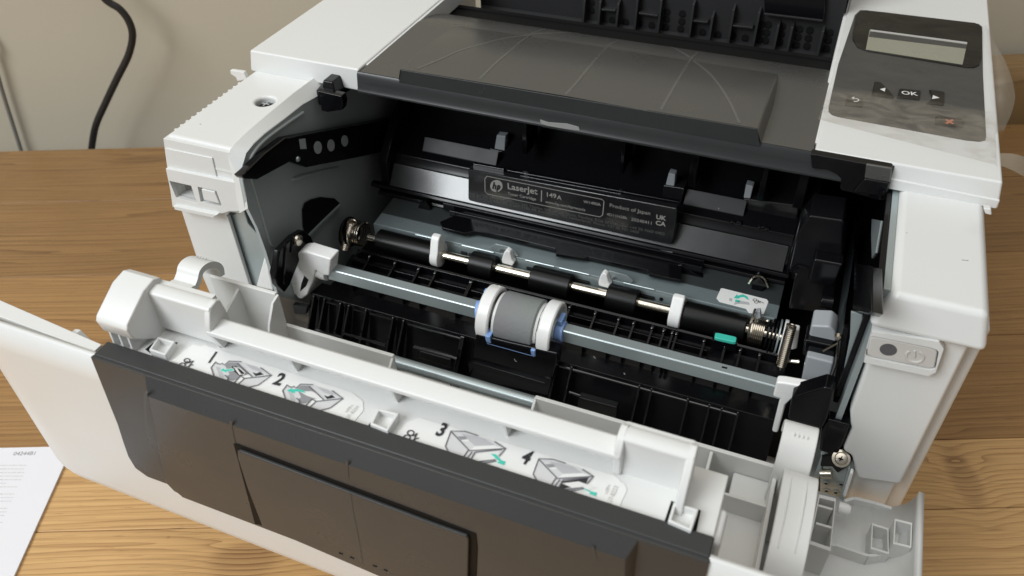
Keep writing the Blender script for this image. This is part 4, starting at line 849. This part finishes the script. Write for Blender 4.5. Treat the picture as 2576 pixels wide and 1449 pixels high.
for f, x, y, d in (('s', 52, 442, 2.4), ('s', 945, 558, 1.2), ('b2', 2135, 1366, .9), ('s', 700, 420, 1.8), ('q', 680, 535, 1.0)):
    a = T(f, x, y, 'y', 2.2 if f != 'q' else 105); build(MB().tube([a, a+Vector((.25*d, 0, -.5*d)), a+Vector((.5*d, .1, -.65*d))], .16, 5), 'lint_fleck', 'dust', fg)
# ================================================================== the front door, folded out: its top stands upright, its front lies flat
ZB, YF, ZTOP = 79.0, -124.0, 193.6
def dprof(dl, rmax):
    c_y, c_z, r_ = -110.0, ZB+14, max(.6, 14-dl)
    if dl > 13.4: c_y, c_z = YF+dl+r_, ZB+dl+r_
    pts = [(YF+dl, ZTOP-(ZTOP-c_z)*k/6) for k in range(6)]
    pts += [(c_y-r_*math.cos(R(90*k/8)), c_z-r_*math.sin(R(90*k/8))) for k in range(9)]
    pts += [(c_y+(1.0-c_y)*k/4, ZB+dl) for k in range(1, 5)]
    return pts
rings = []
for k in range(9):
    ph = R(90-90*k/8); rings.append((-17+30*(1-math.sin(ph)), 18*(1-math.cos(ph))))
for x in (60, 120, 190, 260, 320): rings.append((x, 0))
for k in range(9):
    ph = R(90*k/8); rings.append((382-19*(1-math.sin(ph)), 21*(1-math.cos(ph))))
dr = build(MB().loft([[Vector((x, y, z)) for y, z in dprof(dl, 14)] for x, dl in rings], close=False, caps=False), 'front_door', 'white', prn, thick=0, recalc=True, ang=60)
sm = dr.modifiers.new('thickness', 'SOLIDIFY'); sm.thickness = 2.2*S; sm.offset = 0
def dd(mb, name, mat='white', bev=.5, **kw): return build(mb, name, mat, dr, bev, **kw)
# flange behind the upright edge of the left wing, with its small clips
dd(MB().prism([(-8, -120, 190.6), (66.5, -122.6, 190.6), (66.5, -118.6, 190.6), (-8, -112, 190.6)], (0, 0, 2.4)), 'wing_flange', bev=.3)
dd(MB().prism(PP('k', [(870, 690), (1000, 590), (1070, 600), (1260, 790), (1205, 810), (960, 715)], 'y', -117), (0, 3, 0)), 'wing_clip', bev=.5)
dd(MB().prism(PP('k', [(-300, 160), (0, 300), (655, 520), (720, 620), (590, 590), (0, 440), (-300, 320)], 'y', -115), (0, 2, 0)), 'wing_rim', bev=.5)
# dark cover panel
lp_ = [(78, 200), (230, 600), (262, 700), (290, 780), (330, 845), (400, 895), (510, 936), (548, 975), (600, 1003), (1010, 1162)]
P_ = PP('l', lp_, 'y', -126.0); zbot = P_[-1].z
P_ = [Vector((68.2, -126.0, 193.8))]+P_[1:]+[Vector((300.5, -126.0, zbot)), Vector((300.5, -126.0, 193.8))]
pn = dd(MB().prism(P_, (0, 1.6, 0)), 'dark_panel', 'dark_panel', .4)
dd(MB().box(68.4, 300.3, -124.6, -117.0, 186, 194.2), 'panel_cap', 'dark_panel', .7)
WT, WB = Vector((0, -130.0, 187.2)), Vector((0, -126.5, zbot+.2))
wn = (WB-WT).cross(Vector((1, 0, 0))).normalized()
if wn.y > 0: wn = -wn
def onw(f, x, y, off=0): return TP(f, x, y, WT+wn*off, wn)
xbl = onw('l', 545, 975).x
wd = MB(); fv = [(96, -130.0, 187.2), (277, -130.0, 187.2), (280, -126.5, zbot+.2), (xbl+4, -126.5, zbot+.2), (xbl-2, -126.7, zbot+8)]
bv_ = [(93.5, -125.8, 193.7), (279.5, -125.8, 193.7), (281, -125.8, zbot+.2), (xbl+3, -125.8, zbot+.2), (xbl-3, -125.8, zbot+8)]
wd.add(fv+bv_, [(0, 1, 2, 3, 4), (9, 8, 7, 6, 5)]+[(i, i+5, (i+1) % 5+5, (i+1) % 5) for i in range(5)])
dd(wd, 'raised_panel', 'dark_panel', .35)
for q_ in ([('l', 397, 412), ('l', 386, 455), ('l', 392, 600), ('l', 425, 730), ('l', 490, 905)], [('l', 867, 580), ('l', 868, 615), ('l', 880, 680), ('l', 888, 705)], [('l', 1517, 806), ('l', 1516, 850), ('l', 1522, 905)], [('c2', 1896, 1225), ('c2', 1902, 1260), ('c2', 1918, 1320)]):
    dd(MB().strip(smooth([onw(f, x, y, .12) for f, x, y in q_], 5), 1.1, wn), 'panel_line', 'panel_groove', 0, recalc=False)
gap = [onw('l', x, y, .25) for x, y in ((882, 708), (905, 712), (1993, 1118), (2240, 1215), (2248, 1300), (2235, 1600), (1900, 1535), (1028, 1162), (1002, 1158))]
dd(MB().prism(gap, -wn*.3), 'slot', 'void', 0)
fl = [onw('l', x, y, 1.4) for x, y in ((903, 752), (912, 748), (1993, 1158), (2188, 1228), (2200, 1245), (2190, 1600), (1750, 1475), (1042, 1172), (960, 960), (905, 790))]
fp = dd(MB().prism(fl, -wn*1.3), 'manual_flap', 'dark_panel', .5)
dd(MB().strip(smooth([onw('l', x, y, 1.5) for x, y in ((1532, 985), (1545, 1080), (1570, 1200), (1602, 1385))], 4), 1.1, wn), 'panel_line', 'panel_groove', 0, recalc=False)
# small specks pressed into the flap
for x, y in ((1478, 1322), (1490, 1326), (1540, 1345), (1552, 1350), (1668, 1392), (1680, 1396), (1730, 1416), (1740, 1420)): dd(MB().lathe(onw('l', x, y, 1.5), wn, [(0, .5), (.2, .3)], 8), 'pressed_dot', 'void', 0)
# ledge with the labels
LZ = 192.0
dd(MB().box(69, 300, -117.2, -92, 186.4, LZ), 'label_ledge', 'white', .5)
def lz(f, x, y, up=0): return T(f, x, y, 'z', LZ+up)
l1 = dd(MB().prism([lz(f, x, y, .3) for f, x, y in (('g', 690, 772), ('g', 845, 655), ('g', 905, 668), ('g', 935, 655), ('g', 960, 668), ('n', 2270, 530), ('n', 2335, 580), ('n', 2412, 640), ('n', 2418, 760), ('n', 2262, 945))], (0, 0, -.5)), 'instruction_label', 'label', 0)
l2 = dd(MB().prism([lz(f, x, y, .3) for f, x, y in (('c2', 400, 405), ('c2', 490, 290), ('c2', 590, 255), ('c2', 1230, 440), ('c2', 2060, 690), ('c2', 2140, 760), ('c2', 2155, 800), ('c2', 2085, 955))], (0, 0, -.5)), 'instruction_label', 'label', 0)
prn_i = [0]
def dec(f, pts, mat, name='label_print'):
    prn_i[0] += 1; dd(MB().prism([lz(f, x, y, .34+.003*prn_i[0]) for x, y in pts], (0, 0, -.04)), name, mat, 0)
def lin(f, pts, w=.42, mat='print_line', name='label_line'):
    prn_i[0] += 1; dd(MB().strip([lz(f, x, y, .62+.001*prn_i[0]) for x, y in pts], w, (0, 0, 1)), name, mat, 0, recalc=False)
def jam(f, c1, c2, zz, rx, ry):
    for cx, cy in (c1, c2): lin(f, [(cx+rx*math.cos(a), cy+ry*math.sin(a)) for a in [2*math.pi*k/20 for k in range(21)]], .42, 'print_black', 'jam_symbol')
    lin(f, zz, .45, 'print_black', 'jam_symbol')
jam('n', (180, 125), (123, 180), [(188, 130), (160, 160), (195, 155), (225, 140), (262, 128), (185, 213), (240, 180), (262, 182)], 36, 24)
jam('o', (155, 175), (115, 225), [(165, 205), (195, 205), (225, 178), (182, 262), (215, 235), (245, 232)], 35, 26)
def digit(s, f, a, b_, h):
    A = lz(f, *a, .3); B = lz(f, *b_, .3)
    fit('label_number', s, 'print_black', dr, f, a, b_, 'z', LZ+.3, (0, 1, 0), ORG, h, .25, 0.03)
digit('1', 'n', (425, 150), (475, 158), 5.6); digit('2', 'n', (1260, 425), (1360, 448), 5.6); digit('3', 'o', (412, 195), (490, 222), 5.6); digit('4', 'o', (1330, 490), (1410, 525), 5.6)
def printer_a(f, ox, oy, paper_):
    """small line drawing of an open printer"""
    q = lambda pts: [(x+ox, y+oy) for x, y in pts]
    dec(f, q([(545, 140), (560, 165), (600, 170), (625, 160), (655, 185), (710, 133), (870, 140), (1110, 215), (1250, 315), (1080, 435), (900, 480), (780, 440), (640, 410), (548, 375), (485, 215)]), 'print_pale')
    dec(f, q([(545, 205), (600, 215), (660, 330), (640, 345), (595, 335)]), 'print_grey')
    dec(f, q([(665, 195), (720, 150), (830, 155), (960, 300), (900, 320), (780, 380), (700, 380), (680, 330), (720, 300)]), 'print_mid')
    dec(f, q([(920, 170), (1050, 205), (1120, 240), (1155, 275), (1080, 265), (1010, 240)]), 'print_grey')
    dec(f, q([(1008, 275), (1060, 290), (1110, 270), (1155, 305), (1050, 325)]), 'print_black')
    dec(f, q([(860, 320), (1000, 315), (1010, 335), (905, 350), (800, 440), (775, 415)]), 'label')
    if paper_: dec(f, q([(700, 225), (860, 225), (1000, 300), (975, 318), (880, 310), (790, 280)]), 'print_white')
    else:
        dec(f, q([(745, 200), (800, 195), (930, 280), (915, 310), (850, 325), (770, 260)]), 'print_black'); lin(f, q([(770, 210), (850, 225), (920, 285), (905, 305), (860, 300), (800, 215), (790, 225), (855, 310)]), .35, 'print_white')
    for pts in ([(540, 375), (485, 215), (545, 138), (565, 165), (605, 172), (628, 160), (655, 185), (710, 133), (870, 140)], [(1110, 215), (1250, 315), (1085, 435), (895, 480)], [(1250, 315), (910, 352), (800, 450)], [(860, 320), (775, 410), (790, 435)], [(820, 160), (1005, 330)], [(660, 310), (700, 345), (690, 380), (650, 400)], [(905, 350), (860, 320)]): lin(f, q(pts), .4)
printer_a('n', 0, 0, False); printer_a('n', 908, 292, True)
dec('n', [(590, 250), (652, 215), (658, 235), (770, 228), (780, 258), (695, 265), (688, 285)], 'print_white'); dec('n', [(600, 250), (648, 222), (652, 240), (765, 234), (772, 254), (688, 262), (684, 280)], 'teal', 'label_arrow')
dec('n', [(1445, 508), (1510, 475), (1515, 492), (1590, 488), (1660, 510), (1690, 540), (1610, 520), (1545, 520), (1555, 545)], 'teal', 'label_arrow')
def printer_b(f, ox, oy, open_):
    q = lambda pts: [(x+ox, y+oy) for x, y in pts]
    dec(f, q([(595, 152), (740, 160), (1080, 270), (1180, 345), (1110, 425), (860, 520), (700, 480), (600, 440), (530, 320)]), 'print_pale')
    dec(f, q([(700, 185), (830, 205), (960, 240), (1070, 310), (850, 318)]), 'print_grey'); dec(f, q([(660, 215), (745, 212), (770, 240), (700, 255)]), 'print_mid'); dec(f, q([(705, 250), (785, 250), (780, 270), (715, 268)]), 'print_white')
    dec(f, q([(850, 320), (1060, 312), (1170, 345), (790, 370)]), 'label')
    if open_:
        dec(f, q([(830, 400), (1130, 360), (1100, 430), (960, 460), (790, 490)]), 'print_black'); dec(f, q([(840, 420), (1020, 400), (1220, 470), (1050, 510)]), 'print_white')
    else: dec(f, q([(880, 395), (1120, 370), (1060, 460), (800, 490)]), 'print_white')
    for pts in ([(600, 440), (530, 320), (590, 155), (740, 160), (880, 205)], [(1060, 270), (1180, 345), (1110, 425)], [(595, 165), (790, 368), (1180, 345)], [(775, 365), (705, 470)], [(850, 385), (1140, 355)], [(850, 385), (790, 490)], [(790, 495), (1070, 465)], [(860, 515), (1080, 478)], [(820, 380), (735, 485)]): lin(f, q(pts), .42)
printer_b('o', 0, 0, False); printer_b('o', 948, 300, True)
dec('o', [(1020, 402), (1075, 405), (1130, 470), (1178, 485), (1165, 525), (1085, 495), (1110, 482)], 'teal', 'label_arrow'); dec('o', [(1985, 765), (2040, 775), (2110, 810), (2165, 820), (2155, 858), (2080, 830), (2095, 815)], 'teal', 'label_arrow')
fit('label_code', '>PP<', 'print_note', dr, 'n', (2210, 800), (2300, 705), 'z', LZ+.3, (-1, .3, 0), ORG, None, .3)
fit('label_code', 'RU7-8224', 'print_note', dr, 'n', (2195, 912), (2365, 718), 'z', LZ+.3, (-1, .3, 0), ORG, None, .3)
fit('label_code', '>PP<', 'print_note', dr, 'o', (2285, 850), (2320, 745), 'z', LZ+.3, (-1, .3, 0), ORG, None, .3)
fit('label_code', 'RU7-8223', 'print_note', dr, 'o', (2300, 985), (2395, 765), 'z', LZ+.3, (-1, .3, 0), ORG, None, .3)
# raised bar behind the labels
dd(MB().extr([(-106.6, 201.6), (-106.4, 203.2), (-105.6, 203.7), (-99.4, 204.3), (-98.2, 203.4), (-97.8, 202), (-95.4, 150), (-95.4, 104), (-97, 104), (-97, 150), (-99.4, 202), (-99.8, 202.6), (-105.4, 202.0), (-105.8, 201.4)], 109, 267), 'ridge', 'white', .4)
dd(MB().box(85, 288, -99.6, -97.6, 191.5, 202), 'ridge_wall', 'white', .3)
for f, x, y in (('g', 950, 575), ('g', 1520, 757), ('g', 2262, 988), ('c2', 1213, 310)):
    x_ = T(f, x, y, 'z', 202).x; dd(MB().extr([(-105.6, 202), (-99.2, 202.4), (-99.2, 191.8), (-103.2, 191.8)], x_-.6, x_+.6), 'ridge_rib', 'white', .25)
# left end: solid block and open pocket
dd(MB().extr([(-118, 205.5), (-116.8, 207.4), (-105, 214.2), (-99, 215.2), (-96, 213.6), (-94, 207), (-91, 150), (-108, 150), (-108, 192), (-113, 196), (-117, 200)], 68.5, 83.5), 'end_block', 'white', .7, seg=3)
for x0 in (70.6, 75, 79.4): dd(MB().extr([(-116.5, 201), (-112.8, 195.6), (-109, 192.5), (-111, 190), (-117, 192)], x0, x0+1.1), 'block_rib', 'white', .3)
pkp = [(-103.6, 194), (-103.6, 211.6), (-102.8, 212.4), (-99.4, 213.0), (-97.6, 212.2), (-96.4, 209), (-93.4, 150), (-95, 150), (-98.2, 209), (-102, 210.6), (-102, 194)]
dd(MB().extr(pkp, 83, 111), 'pocket_rim', 'white', .4)
dd(MB().box(83, 108, -101.4, -95.2, 191.5, 212), 'pocket_wall', 'white', .3)
dd(MB().extr([(-106.2, 201.5), (-106, 205), (-103.6, 211.2), (-102, 212.6), (-99, 213.2), (-97, 212), (-96, 206), (-95, 192.2), (-103, 192.2)], 108.6, 111.4), 'pocket_wall', 'white', .7)
# right end pocket
dd(MB().extr([(y, max(191.6, z-3.2) if z > 180 else z) for y, z in pkp], 265.5, 289), 'pocket_rim', 'white', .4)
dd(MB().box(266, 288, -97.8, -95.2, 191.5, 208), 'pocket_wall', 'white', .3)
dd(MB().extr([(-106.4, 202), (-106, 204.5), (-104, 208.2), (-102.6, 209.4), (-99, 210), (-97, 209), (-96, 203), (-95, 192.2), (-105, 192.2)], 264.8, 267.6), 'pocket_wall', 'white', .7)
dd(MB().extr([(-113, 193), (-111, 199), (-104, 208.0), (-102.4, 209.4), (-99, 210), (-97, 209), (-96, 203), (-94, 150), (-110, 150)], 286.6, 289.4), 'pocket_wall', 'white', .7)
# little clip cups in the ledge
for f, hole, cup in (('g', [(500, 690), (560, 640), (735, 640), (600, 765)], [(525, 692), (592, 596), (716, 632), (645, 732)]), ('c2', [(185, 330), (240, 270), (440, 225), (345, 395)], [(215, 300), (275, 178), (438, 220), (350, 355)]), ('m', [(205, 1085), (270, 890), (490, 960), (450, 1150)], [(245, 1040), (290, 895), (475, 950), (420, 1115)])):
    dd(MB().prism([lz(f, x, y, .2) for x, y in hole], (0, 0, -.4)), 'clip_gap', 'void', 0)
    top = [T(f, x, y, 'z', LZ+3.6) for x, y in cup]; c0 = sum(top, Vector())/4
    o = dd(MB().prism(top, (0, 0, -4)), 'ledge_clip', 'white', .35)
    cut(o, MB().prism([c0+(p_-c0)*.74+Vector((0, 0, 1)) for p_ in top], (0, 0, -4.0)))
# ribs and walls behind the bar (the door's inner frame)
dd(MB().box(46, 326, -93, -40, 98, 103), 'inner_floor_pan', 'white', .5)
for x0, x1, z1 in ((83.5, 144, 140.5), (214, 326, 140.5)): dd(MB().box(x0, x1, -42, -40, 103, z1), 'inner_wall', 'white', .4)
dd(MB().box(47, 84.5, -42.2, -40, 103, 160.5), 'inner_wall', 'white', .5)
dd(MB().prism([(84.5, -41, 160), (84.5, -46, 158.5), (84.5, -52, 150), (84.5, -58, 136), (84.5, -60, 103), (84.5, -41, 103)], (1.4, 0, 0)), 'inner_rib', 'white', .4)
dd(MB().prism([(142.8, -41, 140.2), (142.8, -48, 134), (142.8, -52, 103), (142.8, -41, 103)], (1.4, 0, 0)), 'inner_rib', 'white', .4)
dd(MB().prism([(213.6, -41, 140.2), (213.6, -50, 134), (213.6, -54, 103), (213.6, -41, 103)], (1.4, 0, 0)), 'inner_rib', 'white', .4)
dd(MB().prism([(62, -41, 158), (62, -60, 150), (62, -66, 103), (62, -41, 103)], (1.6, 0, 0)), 'inner_rib', 'white', .4)
dd(MB().cyl((116, -15, 104), (216, -15, 104), 3.2, n=24), 'metal_rod', 'steel', 0)
dd(MB().box(120, 216, -39.8, -24, 96, 101.5), 'inner_step', 'white', .6)
dd(MB().box(120, 150, -38, -21, 101.5, 104), 'inner_step', 'white', .6)
# cells at the right end of the frame
def wl(pts, z, h, w=1.4):
    a = T('m', *pts[0], 'z', z); b_ = T('m', *pts[1], 'z', z); d = (b_-a).normalized(); s_ = Vector((-d.y, d.x, 0))*w/2
    dd(MB().prism([a-s_, b_-s_, b_+s_, a+s_], (0, 0, -h)), 'cell_wall', 'white', .4)
dd(MB().box(288, 318, -62.4, -61, 104, 141.5), 'cell_wall', 'white', .4); wl([(572, 522), (508, 755)], 140.6, 36)
dd(MB().box(302, 317, -60.8, -42.2, 103, 131), 'cell_floor', 'white', .6)
dd(MB().box(289, 318, -100, -61.5, 104, 131), 'cell_floor', 'white', .5)
dd(MB().box(289, 302.5, -117, -103.5, 131, 190.5), 'cell_block', 'white', 1.6)
for x in (303, 316, 329): dd(MB().extr([(-122, 140), (-118, 158), (-108, 160), (-104, 140)], x, x+1.5), 'cell_rib', 'white', .4)
dd(MB().box(303.5, 331, -121.5, -108.5, 138, 146), 'cell_floor', 'button_grey', .3)
# latch arms
def arm(x0, x1, path, th, name='latch_arm', bev=.5):
    pts = smooth([Vector((0, y, z)) for y, z in path], 4); outer = []; inner = []
    for i, p_ in enumerate(pts):
        t = (pts[min(i+1, len(pts)-1)]-pts[max(i-1, 0)]).normalized(); n_ = Vector((0, -t.z, t.y)); outer.append((p_+n_*th/2)); inner.append((p_-n_*th/2))
    return dd(MB().extr([(q.y, q.z) for q in outer+inner[::-1]], x0, x1), name, 'white', bev)
hk = [(q.y, q.z) for q in [T('j', x, y, 'x', 58) for x, y in ((668, 450), (660, 390), (625, 352), (560, 345), (500, 375), (465, 420), (452, 480), (420, 560), (370, 605))]]
arm(46, 58, hk+[(hk[-1][0]-2, hk[-1][1]-10), (hk[-1][0]-3, 130), (hk[-1][0]-3, 104)], 3.0)
arm(315.5, 328.5, [(-31, 152), (-32.5, 157), (-36, 160.5), (-41, 160), (-46, 156.5), (-49.5, 151), (-50, 140), (-50, 120), (-50, 104)], 3.0)
arm(318.5, 331, [(-53, 140), (-54, 150), (-56.5, 157), (-61, 160.5), (-70, 161), (-80, 160), (-90, 157), (-98, 150), (-104, 139), (-107, 124), (-108, 106)], 3.0)
dd(MB().box(316.2, 317.8, -96, -44, 104, 146), 'arm_web', 'white', .4); 
dd(MB().extr([(-106, 118), (-103, 138), (-97, 148), (-88, 155), (-66, 158), (-56, 152), (-56, 104), (-106, 104)], 329.2, 330.8), 'arm_web', 'white', .4)
for xx in (321.4, 327.0): dd(MB().tube(smooth([Vector((xx, y, z+1.75)) for y, z in ((-62, 160.5), (-70, 161), (-80, 160), (-90, 157))], 4), .35, 6), 'arm_line', 'white', 0)
for xx, y in ((51.8, hk[3][0]+.5), (322.4, -40)):
    if True:
        for k in range(4): dd(MB().tube([(xx-2.4+k*1.6, y-1.6, 162 if xx > 100 else hk[3][1]+1.4), (xx-2.4+k*1.6, y+1.6, 161.4 if xx > 100 else hk[3][1]+1.4)], .28, 5), 'grip_dot', 'white', 0)
# right wing: open cups and curved rib on the lying plate
FZ = ZB+1.1
for pts in ([(1428, 1045), (1556, 1085), (1560, 1285), (1418, 1242)], [(1600, 1012), (1735, 1045), (1728, 1238), (1588, 1205)]):
    zc = 90 if pts[0][0] < 1500 else 96
    top = [T('c3', x, y, 'z', zc) for x, y in pts]; c0 = sum(top, Vector())/4
    o = dd(MB().prism(top, (0, 0, -11)), 'wing_cup', 'white', .4)
    cut(o, MB().prism([c0+(p_-c0)*.82+Vector((0, 0, 1)) for p_ in top], (0, 0, -10)))
rb = [T('c3', x, y, 'z', FZ+7) for x, y in ((1100, 1205), (1160, 1212), (1400, 1292), (1560, 1285), (1680, 1262), (1735, 1238))]
for a, b_ in zip(rb[:-1], rb[1:]):
    d = (b_-a).normalized(); s_ = Vector((-d.y, d.x, 0))*.7; dd(MB().prism([a-s_, b_-s_, b_+s_, a+s_], (0, 0, -8)), 'wing_rib', 'white', .2)
rb = [T('c3', x, y, 'z', FZ+4) for x, y in ((1225, 880), (1300, 858), (1450, 895), (1600, 942))]
for a, b_ in zip(rb[:-1], rb[1:]):
    d = (b_-a).normalized(); s_ = Vector((-d.y, d.x, 0))*.8; dd(MB().prism([a-s_, b_-s_, b_+s_, a+s_], (0, 0, -5)), 'wing_rib', 'white', .2)
hb = [T('c3', x, y, 'z', 100) for x, y in ((1030, 830), (1160, 862), (1118, 1262), (950, 1205))]; c0 = sum(hb, Vector())/4
o = dd(MB().prism(hb, (0, 0, -20)), 'hinge_box', 'white', .5); cut(o, MB().prism([c0+(p_-c0)*.86+Vector((0, 0, 1)) for p_ in hb], (0, 0, -16)))
for y0 in (905, 1045): dd(MB().prism([T('c3', x, y, 'z', 99) for x, y in ((1010, y0-5), (1135, y0+30), (1132, y0+48), (1005, y0+12))], (0, 0, -14)), 'hinge_box_wall', 'white', .3)
dd(MB().lathe(T('u', 1535, 690, 'z', 92), (1, 0, 0), [(0, 2.7), (3.5, 2.7), (5, 2.2), (5.6, .8)], 20), 'hinge_pin', 'pom', 0)
